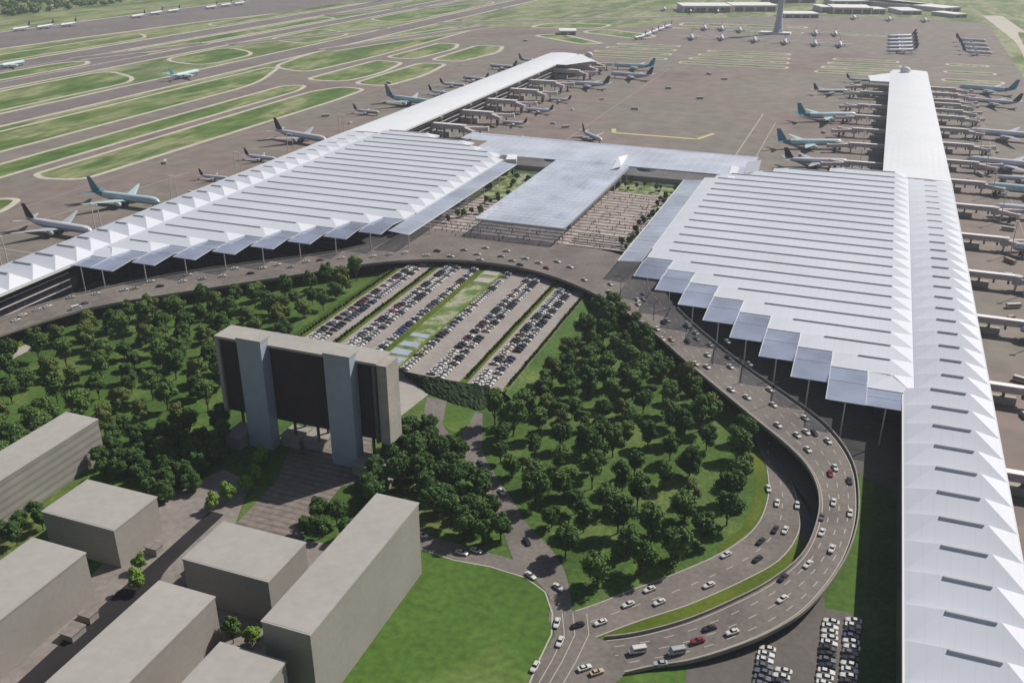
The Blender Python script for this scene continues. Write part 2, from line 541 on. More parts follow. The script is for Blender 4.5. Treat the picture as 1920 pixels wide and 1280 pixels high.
# thin grassy bands and marking loops between far stands
for (x0, x1, y0, y1, n) in ((-305, -130, 1560, 1720, 4), (-90, 45, 1540, 1690, 4), (90, 175, 1520, 1690, 3), (-480, -330, 1590, 1760, 4), (-420, -150, 2060, 2130, 1), (-90, 20, 2060, 2140, 1)):
    for k in range(n):
        y = y0 + (y1 - y0) * k / max(1, n - 1)
        island([(x0 + k * 6, y), (x1 - k * 4, y), (x1 - k * 4, y + 26), (x0 + k * 6, y + 26)], 5, 'grass_strip')
b = MB()
loop = [at(1860, 30), at(1885, 48), at(1925, 78), at(1960, 120), at(1990, 170)]
for i in range(len(loop) - 1):
    a, c = loop[i], loop[i + 1]
    b.quad((a.x - 22, a.y, .2), (c.x - 22, c.y, .2), (c.x + 22, c.y, .2), (a.x + 22, a.y, .2))
struct('perimeter_road', b, M['shoulder'])
# painted apron lines
ln = MB()


def line(mb, pts, w, z):
    for i in range(len(pts) - 1):
        a, c = Vector(pts[i][:2]), Vector(pts[i + 1][:2])
        if (c - a).length < 1e-6: continue
        d = (c - a).normalized()
        nn = Vector((-d.y, d.x)) * w / 2
        mb.quad((*(a - nn), z), (*(c - nn), z), (*(c + nn), z), (*(a + nn), z))


line(ln, [(-268, 1030), (-262, 1010), (-170, 1010), (-158, 1045)], 5, .1)
struct('apron_box_line', ln, M['mark_yellow'])
ln = MB()
line(ln, [(-120, 940), (-121, 1180)], 1.2, .1)
line(ln, [(-100, 940), (-101, 1130)], .8, .1)
for y in range(380, 1400, 80):
    line(ln, [(95, y + 34), (190, y + 36)], 1.0, .1)
line(ln, [(200, 200), (205, 1500)], 1.6, .1)
for (x0, y0, x1, y1) in ((-590, 470, -520, 470), (-600, 560, -515, 640), (-600, 800, -520, 820), (-610, 420, -590, 700)):
    line(ln, [(x0, y0), (x1, y1)], 1.0, .1)
struct('apron_lines', ln, M['mark'])

# park and land side ground
pk = MB()
pk.poly([(-900, -200), (34, -200), (34, 640), (-440, 640), (-452, 420), (-475, 390), (-478, 250), (-900, 60)], 0.1)
struct('park_lawn', pk, M['lawn'])

# ------------------------------------------------------------------ ground roads, land side
Z0 = 0.18


def sheet(name, pts, m, z=Z0):
    b = MB()
    b.poly([at(*p) for p in pts], z)
    return struct(name, b, m)


def cr_pairs(P, n=5):
    out = []
    for i in range(len(P) - 1):
        g0, g1, g2, g3 = P[max(0, i - 1)], P[i], P[i + 1], P[min(len(P) - 1, i + 2)]
        for k in range(n):
            t = k / n
            out.append(tuple(.5 * ((2 * g1[e]) + (g2[e] - g0[e]) * t + (2 * g0[e] - 5 * g1[e] + 4 * g2[e] - g3[e]) * t * t + (3 * g1[e] - g0[e] - 3 * g2[e] + g3[e]) * t ** 3) for e in (0, 1)))
    out.append(P[-1])
    return out


def ribbon(name, pairs, m, z=Z0):
    b = MB()
    q = cr_pairs([(at(*a), at(*c)) for a, c in pairs])
    for i in range(len(q) - 1):
        b.quad((q[i][0].x, q[i][0].y, z), (q[i + 1][0].x, q[i + 1][0].y, z), (q[i + 1][1].x, q[i + 1][1].y, z), (q[i][1].x, q[i][1].y, z))
    return struct(name, b, m)


sheet('meadow', [(600, 1300), (700, 1040), (790, 1030), (850, 1050), (920, 1063), (985, 1083), (1022, 1110), (1036, 1150), (1034, 1190), (1010, 1240), (985, 1300)], M['meadow'], .16)
LOW = [((1398, 790), (1500, 800)), ((1428, 850), (1452, 868)), ((1440, 900), (1485, 905)), ((1434, 950), (1499, 955)), ((1408, 995), (1499, 1000)),
       ((1350, 1036), (1462, 1052)), ((1270, 1072), (1380, 1097)), ((1190, 1102), (1290, 1136)), ((1120, 1130), (1200, 1165)), ((1078, 1144), (1118, 1196))]
ribbon('ring_road', LOW, M['road'])
ribbon('ring_road_deck_shade', [((1395, 780), (1540, 880)), ((1445, 868), (1545, 960)), ((1487, 905), (1532, 1000)), ((1500, 960), (1512, 1030)), ((1500, 1000), (1500, 1012))], M['road_dark'], .21)  # darker tone painted where the elevated deck shadows the ground
sheet('road_junction', [(1034, 1150), (1078, 1144), (1118, 1196), (1200, 1196), (1290, 1190), (1300, 1240), (1180, 1258), (1130, 1300), (975, 1300), (1012, 1240), (1040, 1190)], M['road'], .195)
ribbon('park_road', [((1028, 1166), (1072, 1160)), ((1030, 1120), (1070, 1118)), ((1000, 1085), (1060, 1075)), ((970, 1062), (1045, 1045)), ((955, 1030), (1022, 1018)), ((940, 985), (985, 978)), ((918, 940), (960, 935)), ((890, 895), (925, 885)), ((868, 850), (905, 846)), ((868, 810), (905, 808)), ((880, 770), (905, 775))], M['road'], .19)
ribbon('side_road', [((985, 1055), (990, 1084)), ((930, 1040), (935, 1066)), ((870, 1023), (868, 1052)), ((786, 1000), (782, 1028))], M['road'], .2)
ribbon('access_road', [((800, 745), (838, 752)), ((795, 780), (832, 790)), ((800, 815), (845, 820)), ((830, 850), (870, 842)), ((870, 860), (905, 850))], M['road'], .2)
sheet('oval_green', [(842, 766), (872, 764), (890, 774), (880, 796), (862, 816), (846, 810), (828, 795)], M['meadow'], .22)
sheet('forecourt_slab', [(735, 700), (762, 698), (803, 740), (750, 782), (735, 790)], M['concrete'], .2)
sheet('staff_lot', [(1175, 1300), (1300, 1232), (1500, 1140), (1546, 1120), (1546, 1140), (1618, 1157), (1612, 1300)], M['road_dark'], .15)
sheet('lot_green', [(1130, 1300), (1180, 1268), (1288, 1248), (1284, 1300)], M['meadow'], .17)
sheet('ramp_verge', [(1118, 1198), (1200, 1165), (1290, 1136), (1380, 1097), (1462, 1052), (1499, 1012), (1512, 1015), (1480, 1070), (1400, 1125), (1300, 1165), (1200, 1192)], M['verge'], .24)
sheet('tower_verge', [(1560, 1100), (1612, 980), (1610, 880), (1640, 880), (1632, 1000), (1622, 1150), (1540, 1138)], M['meadow'], .14)
sheet('ring_hedge_verge', [(1405, 850), (1428, 850), (1440, 900), (1434, 950), (1408, 995), (1360, 1030), (1340, 1028), (1390, 990), (1412, 945), (1416, 900)], M['verge'], .2)
sheet('brick_plaza', [(440, 985), (520, 900), (560, 800), (700, 800), (690, 900), (640, 912), (560, 1010)], M['brick_plaza'], .17)
sheet('block_streets', [(-150, 1400), (330, 920), (420, 880), (470, 905), (440, 985), (560, 1010), (620, 1020), (760, 930), (790, 945), (560, 1400)], M['street_paving'], .15)
ribbon('block_shade_strip', [((395, 958), (420, 965)), ((285, 1056), (318, 1062)), ((232, 1100), (285, 1110)), ((120, 1200), (170, 1215)), ((0, 1310), (80, 1310))], M['street_shade'], .2)  # shadow along the street between the blocks, painted as a dark strip
sheet('block_lawn', [(-150, 1200), (60, 1010), (120, 970), (200, 900), (330, 905), (230, 1000), (100, 1100), (-100, 1300)], M['lawn'], .21)
sheet('rear_path', [(0, 670), (60, 640), (90, 640), (30, 670), (0, 690)], M['concrete'], .18)
sheet('rear_verge', [(0, 640), (60, 610), (100, 610), (110, 640), (60, 640), (0, 670)], M['verge'], .17)
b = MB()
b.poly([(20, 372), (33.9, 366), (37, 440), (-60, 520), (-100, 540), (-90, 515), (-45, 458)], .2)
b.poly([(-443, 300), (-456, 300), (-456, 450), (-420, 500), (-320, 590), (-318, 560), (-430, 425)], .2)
struct('undercroft_shade_sheet', b, M['road_dark'])  # dark sheets painting in the shade on the ground under the canopies
# dash lines on ground roads
ln = MB()


def dashes(mb, pts, z, w=.35, on=3.5, off=5.0):
    pos = 0
    for i in range(len(pts) - 1):
        a, c = Vector(pts[i][:3]), Vector(pts[i + 1][:3])
        L = (c - a).length
        t = 0
        while t < L:
            cyc = (pos + t) % (on + off)
            if cyc < on:
                e = min(L, t + on - cyc)
                p, q = a + (c - a) * (t / L), a + (c - a) * (e / L)
                d = (q - p).normalized()
                nn = Vector((-d.y, d.x, 0)) * w / 2
                mb.quad(p - nn + Vector((0, 0, z)), q - nn + Vector((0, 0, z)), q + nn + Vector((0, 0, z)), p + nn + Vector((0, 0, z)))
                t = e + 1e-4
            else:
                t += on + off - cyc
        pos += L


def mid(pairs, t, z=0):
    return [Vector((A.x + (B.x - A.x) * t, A.y + (B.y - A.y) * t, z)) for A, B in cr_pairs([(at(*a), at(*c)) for a, c in pairs])]


dashes(ln, mid(LOW, .5), .25)
for t in (.03, .97):
    p = mid(LOW, t)
    line(ln, p[8:], .4, .25)
line(ln, [at(*p) for p in ((790, 1030), (850, 1050), (920, 1063), (985, 1083), (1022, 1110), (1036, 1150), (1034, 1190), (1010, 1240), (985, 1300))], .55, .26)
for o in (14, 34, 60):
    line(ln, [at(*p) for p in ((1040 + o, 1150), (1044 + o, 1190), (1020 + o, 1240), (985 + o, 1300))], .3, .26)
struct('ground_road_lines', ln, M['mark'])

# ------------------------------------------------------------------ elevated road (viaduct) and forecourt deck
DECK = 8.0
VP = [  # inner edge, outer edge (x, y, z)
    ((-440, 300, 8), (-462, 306, 8)), ((-432, 340, 8), (-453, 350, 8)), ((-423, 369, 8), (-443, 388, 8)), ((-409, 396, 8), (-428, 420, 8)),
    ((-367, 442, 8), (-393, 468, 8)), ((-320, 491, 8), (-340, 519, 8)), ((-295, 517, 8), (-318, 550, 8)), ((-265, 536, 8), (-300, 600, 8)),
    ((-230, 545, 8), (-240, 600, 8)), ((-191, 542, 8), (-165, 600, 8)), ((-148, 521, 8), (-122, 575, 8)), ((-105, 483.5, 8), (-90, 512, 8)),
    ((-66, 436, 8), (-48, 455, 8)), ((-33, 397, 8), (-10.6, 414, 8)), ((-11.4, 372, 8), (5, 393, 8)), ((-1, 355, 8), (15, 368, 8)),
    ((4, 336, 8), (18.3, 340, 8)), ((4, 315, 8), (17.7, 316, 8))]
for (a, c, z) in (((1502, 1045), (1572, 1068), 6.6), ((1440, 1094), (1512, 1142), 5.4), ((1370, 1130), (1440, 1188), 4.2), ((1300, 1160), (1360, 1220), 3.0),
                  ((1235, 1180), (1290, 1240), 1.8), ((1180, 1192), (1225, 1250), .9), ((1135, 1197), (1172, 1262), .21)):
    VP.append((tuple(at(*a, z)), tuple(at(*c, z))))


def smooth_pairs(P, n=4):
    out = []
    for i in range(len(P) - 1):
        g0, g1, g2, g3 = P[max(0, i - 1)], P[i], P[i + 1], P[min(len(P) - 1, i + 2)]
        for k in range(n):
            t = k / n
            pr = []
            for e in (0, 1):
                p0, p1, p2, p3 = (Vector(q[e]) for q in (g0, g1, g2, g3))
                pr.append(.5 * ((2 * p1) + (p2 - p0) * t + (2 * p0 - 5 * p1 + 4 * p2 - p3) * t * t + (3 * p1 - p0 - 3 * p2 + p3) * t ** 3))
            out.append(tuple(pr))
    out.append((Vector(P[-1][0]), Vector(P[-1][1])))
    return out


VS = smooth_pairs(VP)
vroot = empty('elevated_road', (0, 0, 0), 0, 'curved elevated roadway on concrete piers sweeping past both terminals', 'elevated road')
dk = MB()
TH_ = 1.4
for i in range(len(VS) - 1):
    a, b_ = VS[i]
    d, c = VS[i + 1]
    dk.quad(a, d, c, b_)
dk.build('deck', M['road'], vroot)
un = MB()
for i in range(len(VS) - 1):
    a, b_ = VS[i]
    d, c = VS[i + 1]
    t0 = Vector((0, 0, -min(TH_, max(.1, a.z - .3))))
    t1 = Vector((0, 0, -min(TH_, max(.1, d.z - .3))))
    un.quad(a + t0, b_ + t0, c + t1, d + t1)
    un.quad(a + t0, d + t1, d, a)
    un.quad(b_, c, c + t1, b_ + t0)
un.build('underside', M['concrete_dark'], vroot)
for side in (0, 1):
    pp = MB()
    for i in range(len(VS) - 1):
        if side and 26 <= i < 44: continue
        a, c = VS[i][side], VS[i + 1][side]
        d = (c - a).normalized()
        nn = Vector((-d.y, d.x, 0)) * (.5 if side else -.5)
        h = Vector((0, 0, 1.1))
        lo = Vector((0, 0, -.35))
        e0, e1 = a + nn, c + nn
        pp.quad(a + lo, c + lo, c + h, a + h)
        pp.quad(e0 + h, e1 + h, e1 + lo, e0 + lo)
        pp.quad(a + h, c + h, e1 + h, e0 + h)
    pp.build('parapet', M['parapet'], vroot)
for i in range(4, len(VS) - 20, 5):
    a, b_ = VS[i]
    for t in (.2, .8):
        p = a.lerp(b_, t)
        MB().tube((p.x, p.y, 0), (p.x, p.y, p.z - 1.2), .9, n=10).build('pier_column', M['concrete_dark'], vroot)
ln = MB()
for t in (.25, .5, .75):
    dashes(ln, [a.lerp(b_, t) for a, b_ in VS[:28]], .06)
    dashes(ln, [a.lerp(b_, t) for a, b_ in VS[40:]], .06)
for t in (.06, .94):
    for rng in (VS[:24], VS[48:]):
        pts = [a.lerp(b_, t) for a, b_ in rng]
        for i in range(len(pts) - 1):
            p, q = pts[i], pts[i + 1]
            d = (q - p).normalized()
            nn = Vector((-d.y, d.x, 0)) * .18
            u = Vector((0, 0, .06))
            ln.quad(p - nn + u, q - nn + u, q + nn + u, p + nn + u)
ln.build('lane_lines', M['mark'], vroot)

# raised forecourt between the terminals
b = MB()
b.quad((-300, 600.1, 7.95), (-122, 600.1, 7.95), (-122, 748, 7.95), (-300, 748, 7.95))
struct('forecourt_paving', b, M['paving'])
b = MB()
b.poly([(-299, 600), (-318, 552), (-330, 560), (-330, 760), (-300, 760)], 7.9)
b.poly([(-122, 600), (-122, 760), (-100, 760), (-100, 600), (-118, 580)], 7.9)
struct('terminal_forecourt_edge', b, M['road_dark'])
b = MB()
b.poly([(-155, 748), (-122, 748), (-122, 800), (-192, 800), (-192, 748)], 8.0)
b.poly([(-300, 690), (-257, 690), (-257, 800), (-300, 800)], 8.02)
struct('courtyard_garden', b, M['garden'])
# strips under the glass bridge roof
for k in range(6):
    tag(MB().box(-186, -146, 600 + 5.2 * k, 601.2 + 5.2 * k, 7.96, 8.5).build('low_wall', M['concrete']), 'low pale wall across the striped forecourt, %s from the road' % nth(k + 1), 'wall', 'low forecourt walls')

# ------------------------------------------------------------------ terminals
PIT = 17.7


def mirror(mb):
    o = MB()
    o.v = [(-423 - x, y, z) for x, y, z in mb.v]
    o.f = [tuple(reversed(f)) for f in mb.f]
    o.m = list(mb.m)
    return o


def hip(mb, x0, x1, y0, y1, ze=20., zr=24., ridge=.68, inset=11., base=None):
    """one hipped roof bay whose ridge runs along X and lies towards the far side"""
    yr = y0 + (y1 - y0) * ridge
    a, b, c, d = (x0, y0, ze), (x1, y0, ze), (x1, y1, ze), (x0, y1, ze)
    e, f = (x0 + inset, yr, zr), (x1 - inset, yr, zr)
    mb.add([a, b, c, d, e, f], [(0, 1, 5, 4), (1, 2, 5), (2, 3, 4, 5), (3, 0, 4)])


ZR = 22.6


def slot(mb, x0, x1, y, z, h=1.1, w=.9):
    return mb.box(x0, x1, y - w / 2, y + w / 2, z - 1.0, z + h * .35)


def bays(side):
    """roof bays (x0, x1, y0, y1) of one terminal in right-hand coordinates"""
    sh = 0 if side == 'right' else 1
    out = []
    for j in range(sh, 24):
        x0 = 34.7 - 17.2 * (j - sh + 1)
        x0 = max(x0, -121)
        y0 = 420 + PIT * j
        if j == 20: x0 = -113
        if j == 21: x0 = -89
        if j == 22: x0 = -70
        if j == 23: x0 = -25
        out.append((x0, 38.0, y0, y0 + PIT))
    return out


def terminal(side):
    mir = (lambda m: mirror(m)) if side == 'left' else (lambda m: m)
    sx = (lambda x: -423 - x) if side == 'left' else (lambda x: x)
    t = empty('terminal_building', (0, 0, 0), 0,
              'left terminal with white sawtooth roof and stepped glass canopy facing the grove' if side == 'left' else 'right terminal with white sawtooth roof and long bright pier', 'terminal')
    B = bays(side)
    rf, sl_ = MB(), []
    for (x0, x1, y0, y1) in B:
        hip(rf, x0, x1, y0, y1, zr=ZR)
        if x1 - x0 > 30: sl_.append(slot(MB(), x0 + 12, x1 - 11, y0 + (y1 - y0) * .68 - .5, ZR))
    # close the gap between the bays and the flat edge
    first_pier = [(-491 + 423, 0)]
    ymin = 96
    y = 336.3 + 0.0
    ys = []
    k = -13
    while 336.3 + PIT * k < 830:
        ys.append(336.3 + PIT * k)
        k += 1
    for yy in ys:
        xa = 33.0 if yy < 415 + (PIT if side == 'left' else 0) else 38.1
        zr = 25.2 - (1.2 * min(1, max(0, (yy - 380) / 220))) if yy < 600 else 24.0 - 3.2 * min(1, (yy - 600) / 230)
        hip(rf, xa, 71.0, yy, yy + PIT, zr=zr, inset=11.0)
        sl_.append(slot(MB(), xa + 11.4, 58.8, yy + PIT * .68 - .5, zr, h=1.0 if yy < 640 else .6))
    mir(rf).build('roof', M['roof'], t)
    build_each(sl_, 'roof_light', M['slot'], t, mir)
    yend = ys[-1] + PIT
    # smooth pier roof
    pr = MB()
    n = 10
    ring = lambda y: [(18 + (53 - 4.5 * (y - 840) / 600) * i / n, y, 20 + (.6 if y < 850 else 1.8) * math.sin(math.pi * i / n)) for i in range(n + 1)]
    rows = [ring(yend), ring(1000), ring(1200), ring(1400), ring(1448), ]
    rows.append([(22 + 44 * i / n, 1466, 19.8 + 1.2 * math.sin(math.pi * i / n)) for i in range(n + 1)])
    for a, c in zip(rows, rows[1:]):
        for i in range(n):
            pr.quad(a[i], a[i + 1], c[i + 1], c[i])
    if side == 'right':
        pr.poly([(18.1, 1352), (-6, 1352), (-10, 1395), (18.1, 1432)], 20.05)
        pr.quad((-6, 1352, 20.05), (18.1, 1352, 20.05), (18.1, 1352, 17), (-6, 1352, 17))
    else:
        pr.poly([(18.1, 1345), (2, 1345), (-26, 1400), (18.1, 1466)], 20.05)
    mir(pr).build('pier_roof', M['roof_smooth'], t, smooth=False)
    # fascia
    fa = MB()
    for (xa, xb, ya, yb) in ((70.6, 71.3, 96, yend), (66.4, 66.9, 1300, 1448), (32.7, 33.3, 96, 418 if side == 'right' else 436), (17.7, 18.3, 845, 1350)):
        fa.box(xa, xb, ya, yb, 18.4, 20.15)
    for (x0, x1, y0, y1) in B:
        fa.box(x0 - .3, x0 + .3, y0, y1, 18.6, 20.1)
        fa.box(x0, min(x0 + 17.2 * 2.4, x1), y0 - .25, y0 + .25, 18.8, 20.08)
    for (x0, x1, y0, y1) in B[-4:]:
        fa.box(x0, x1, y1 - .25, y1 + .25, 18.8, 20.1)
    mir(fa).build('fascia', M['frame'], t)
    # walls
    wl = MB()
    for (x0, x1, y0, y1) in B:
        wl.box(x0 + 5, x1, y0 + (5 if x0 > -120 and y0 < 700 else 0), y1 - (3 if y0 > 760 else 0) + (5 if y0 < 565 else 0), 0, 18.9)
    wl.box(38, 68, 96, yend, 0, 18.9)
    wl.box(37, 38.05, 96, 424, 0, 18.9)
    wl.box(23, 64, yend, 1440, 0, 18.9)
    mir(wl).build('wall', M['facade'], t)
    bnd = MB()
    for z in (4.5, 9.2, 13.6):
        bnd.box(67.9, 68.5, 96, yend, z, z + .7)
        bnd.box(36.4, 37.1, 96, 420, z, z + .5)
        bnd.box(22.4, 23.1, yend + 2, 1440, z, z + .6)
    mir(bnd).build('floor_band', M['bridge'], t)
    # stepped canopy panels
    sh = 0 if side == 'right' else 1
    nn = 9 if side == 'right' else 9
    for i in range(nn):
        xb = 34.7 - 17.2 * i
        xa = max(xb - 17.2, -121)
        front = 420 + PIT * (i + sh)
        dep = 36 if i else 18
        gm = MB()
        ym = front - dep / 2
        gm.add([(xa, front - dep, 19.6), (xb, front - dep, 19.6), (xb, ym, 21.2 if dep > 20 else 20), (xa, ym, 21.2 if dep > 20 else 20), (xb, front, 19.7), (xa, front, 19.7)],
               [(0, 1, 2, 3), (3, 2, 4, 5)])
        pan = mir(gm).build('canopy_panel', M['glass'], t)
        fm = MB()
        for (p, q) in (((xa, front - dep, 19.6), (xb, front - dep, 19.6)), ((xa, front - dep, 19.6), (xa, ym, 21.2 if dep > 20 else 20)), ((xa, ym, 21.2 if dep > 20 else 20), (xa, front, 19.7)),
                       ((xb, front - dep, 19.6), (xb, ym, 21.2 if dep > 20 else 20)), ((xb, ym, 21.2 if dep > 20 else 20), (xb, front, 19.7)), ((xa, ym, 21.2 if dep > 20 else 20), (xb, ym, 21.2 if dep > 20 else 20))):
            fm.tube(p, q, .17, n=5)
        mir(fm).build('panel_frame', M['frame'], pan)
        cm = MB()
        xc = (xa + xb) / 2
        zb = DECK if i >= 4 else 0
        cm.tube((xc, front - dep + .6, zb if i > 4 else 0), (xc, front - dep + .6, 19.4), .42, .3, n=8)
        mir(cm).build('canopy_column', M['mast'], t)
    # long side canopy along the forecourt
    gl = MB()
    y0, y1 = 552, 766
    gl.add([(-137, y0, 18.6), (-121.2, y0, 19.8), (-121.2, y1, 19.8), (-137, y1, 18.6)], [(0, 1, 2, 3)])
    pan = mir(gl).build('side_canopy', M['glass_long'], t)
    fm = MB()
    for yy in [y0 + (y1 - y0) * k / 24 for k in range(25)]:
        fm.tube((-137, yy, 18.6), (-121.2, yy, 19.8), .07, n=4)
    fm.tube((-137, y0, 18.6), (-137, y1, 18.6), .3, n=5)
    mir(fm).build('canopy_rib', M['frame'], pan)
    for k in range(7):
        cm = MB()
        yy = y0 + 3 + k * 34.5
        cm.tube((-135.5, yy, DECK), (-135.5, yy, 18.5), .4, .3, n=8)
        mir(cm).build('canopy_column', M['mast'], t)
    return t


terminal('right')
terminal('left')

# glass hall and cross bridge between them
gh = empty('glass_hall', (0, 0, 0), 0, 'long pale blue glass roofed hall between the two terminals', 'glass hall')
b = MB()
b.quad((-256, 601, 19.5), (-189.5, 601, 19.5), (-189.5, 787, 20.5), (-256, 787, 20.5))
b.build('hall_roof', M['glass_hall'], gh)
b = MB()
b.poly([(-372, 838), (-342, 836), (-342, 787.2), (-88, 787.2), (-88, 862), (-372, 868)], 20.6)
b.build('cross_roof', M['glass_hall'], gh)
b = MB()
for k in range(15):
    x = -256 + 66.5 * k / 14
    b.tube((x, 601, 19.75), (x, 787, 20.7), .06, n=4)
for k in range(27):
    y = 601 + 186 * k / 26
    b.tube((-256, y, 19.8 + k / 27), (-189.5, y, 19.8 + k / 27), .05, n=4)
for k in range(33):
    x = -340 + 250 * k / 32
    b.tube((x, 788, 20.85), (x, 862, 20.85), .06, n=4)
b.build('roof_grid', M['frame'], gh)
b = MB()
b.box(-256.3, -189.2, 600.5, 601.2, 18.6, 19.6)
b.box(-189.4, -188.8, 601, 787, 18.8, 20)
b.box(-256.6, -256.0, 601, 787, 18.8, 20)
b.box(-372, -88, 862, 862.6, 19.6, 20.7)
b.box(-189, -88, 786.6, 787.1, 19.6, 20.7)
b.build('roof_edge', M['wing'], gh)
b = MB()
b.box(-250, -196, 640, 786, 7.9, 12)
b.box(-330, -96, 790, 858, 0, 12)
b.build('hall_block', M['concrete'], gh)
for (x, y, r, h) in ((-238, 668, 13, 6.5), (-226, 690, 9, 5.5), (-214, 742, 10, 6), (-236, 758, 7, 5), (-222, 812, 10, 6), (-246, 796, 8, 5), (-270, 820, 9, 5), (-180, 815, 9, 5), (-206, 650, 7, 5)):
    b = MB()
    n = 14
    b.add([(x + r * math.cos(2 * math.pi * i / n), y + r * math.sin(2 * math.pi * i / n), 12.02) for i in range(n)] + [(x, y, 12 + h)], [(i, (i + 1) % n, n) for i in range(n)])
    b.build('skylight_cone', M['pylon_dark'], gh)
for k in range(10):
    for x in (-255, -190.5):
        MB().tube((x, 604 + 20 * k, DECK), (x, 604 + 20 * k, 19.3), .35, n=6).build('hall_column', M['mast'], gh)
for (nm, lb, pts, z) in (('skybridge', 'white covered skybridge joining glass hall to right terminal roof', [(1362, 338), (1376, 338), (1386, 314), (1372, 312)], 20.9),
                         ('roof_kiosk', 'small white box on the left end of the glass roof', [(948, 300), (968, 300), (970, 291), (952, 291)], 21.0)):
    b = MB()
    b.prism([at(*p, z) for p in pts], z - 4, z + .3)
    w = empty(nm, (0, 0, 0), 0, lb, nm.replace('_', ' '))
    b.build('walkway', M['frame'], w)
    b = MB()
    b.prism([at(*p, z) for p in pts], z + .31, z + .6)
    b.build('cap', M['roof_smooth'], w)
# small aircraft-shaped white sculpture on the glass roof
sc = empty('rooftop_canopy', (0, 0, 0), 0, 'white folded canopy standing on the glass hall roof', 'canopy')
b = MB()
b.add([tuple(at(1145, 318, 21)), tuple(at(1165, 312, 23)), tuple(at(1178, 290, 21)), tuple(at(1160, 294, 24))], [(0, 1, 2), (0, 2, 3), (0, 3, 1), (1, 3, 2)])
b.build('shell', M['roof_smooth'], sc)
b = MB()
for k in range(5):
    y0_ = 700 + 1
b.add([tuple(at(1395, 326, 21)), tuple(at(1422, 322, 21)), tuple(at(1428, 300, 21)), tuple(at(1402, 304, 21))], [(0, 1, 2, 3)])
b.build('flap', M['wing'], sc)

# ------------------------------------------------------------------ parking deck
PZ = 4.0
pd = empty('parking_structure', (0, 0, 0), 0, 'raised rooftop car park with dark planted front wall under the elevated road', 'car park')
FRONT = [(-213, 392), (-207, 380), (-198, 375), (-180, 376.5), (-160, 378), (-150, 388)]
fp = [at(*p, PZ) for p in ((748, 694), (775, 700), (800, 705), (850, 714), (900, 723), (938, 735))]
poly = [(-284, fp[0].y + 2), (-225, fp[0].y + 2)] + [(p.x, p.y + .3) for p in fp] + [(-149, fp[-1].y + 4), (-149, 556), (-284, 556)]
b = MB()
b.prism(poly, 0, PZ)
b.build('slab', M['parking'], pd)
b = MB()
for (x0, x1) in ((-284, -279), (-261, -256), (-229, -225), (-212, -210), (-175, -171), (-151.5, -149.2)):
    b.box(x0, x1, 386 if x0 > -240 else 391, 552, PZ, PZ + .12, bottom=False)
b.build('planting_bed', M['verge'], pd)
b = MB()
b.box(-225, -212, 392, 552, PZ, PZ + .15)
b.build('garden', M['garden'], pd)
for k, (y0_, y1_) in enumerate(((394, 401), (404, 411), (415, 421), (428, 433), (520, 528), (534, 542))):
    b = MB()
    b.box(-224, -213.5, y0_, y1_, PZ + .16, PZ + .35)
    b.build('paved_terrace', M['broof'] if k > 3 else M['pylon'], pd)
b = MB()
bt = [(748, 694), (775, 700), (800, 705), (850, 714), (900, 723), (938, 735)]
bb = [(752, 702), (780, 722), (805, 740), (850, 758), (900, 771), (950, 748)]
rd = random.Random(3)
N1, N2 = 60, 12


def along(L, t, z):
    t = t * (len(L) - 1)
    i = min(int(t), len(L) - 2)
    p, q = at(*L[i], z), at(*L[i + 1], z)
    return p.lerp(q, t - i)


grid = []
for j in range(N2 + 1):
    v = j / N2
    row = []
    for i in range(N1 + 1):
        p = along(bt, i / N1, 4.3).lerp(along(bb, i / N1, 0), v)
        row.append(p + Vector((rd.uniform(-.4, .4), rd.uniform(-.3, .3), rd.uniform(-.1, 1.0) if 0 < j < N2 else 0)))
    grid.append(row)
for j in range(N2):
    for i in range(N1):
        b.quad(grid[j][i], grid[j + 1][i], grid[j + 1][i + 1], grid[j][i + 1])
b.build('planted_bank', M['hedge'], pd)
for (xa, xb) in ((-149, -141.5), (-284, -292)):
    b = MB()
    b.quad((xa, fp[-1].y, PZ - .02), (xb, fp[-1].y - 3, .1), (xb, 556, .1), (xa, 556, PZ - .02))
    b.build('grass_bank', M['lawn'], pd)


def leaf_blob(mb, cx, cy, cz, r, n, size, rr, flat=.85, core=True, mi=0):
    if core:
        # rough core so that sky does not shine through the middle
        k = 6
        rings = []
        for j in range(5):
            ph = -math.pi / 2 + math.pi * j / 4
            q = r * .72
            rings.append([(cx + q * math.cos(ph) * math.cos(2 * math.pi * i / k) * rr.uniform(.8, 1.1) + .001 * i, cy + q * math.cos(ph) * math.sin(2 * math.pi * i / k) * rr.uniform(.8, 1.1), cz + q * flat * math.sin(ph)) for i in range(k)])
        mb.loft(rings, mi, cap=False)
    for _ in range(n):
        u = rr.uniform(-1, 1)
        th = rr.uniform(0, 2 * math.pi)
        q = math.sqrt(1 - u * u)
        d = Vector((q * math.cos(th), q * math.sin(th), u))
        p = Vector((cx, cy, cz)) + Vector((d.x * r, d.y * r, d.z * r * flat)) * rr.uniform(.72, 1.08)
        nrm = (d + Vector((rr.uniform(-.7, .7), rr.uniform(-.7, .7), rr.uniform(-.5, .7)))).normalized()
        t1 = nrm.orthogonal().normalized()
        t2 = nrm.cross(t1)
        a = rr.uniform(0, math.pi)
        e1 = (t1 * math.cos(a) + t2 * math.sin(a)) * size * rr.uniform(.6, 1.3)
        e2 = (t2 * math.cos(a) - t1 * math.sin(a)) * size * rr.uniform(.4, .9)
        mb.quad(p - e1, p - e2, p + e1, p + e2, mi)


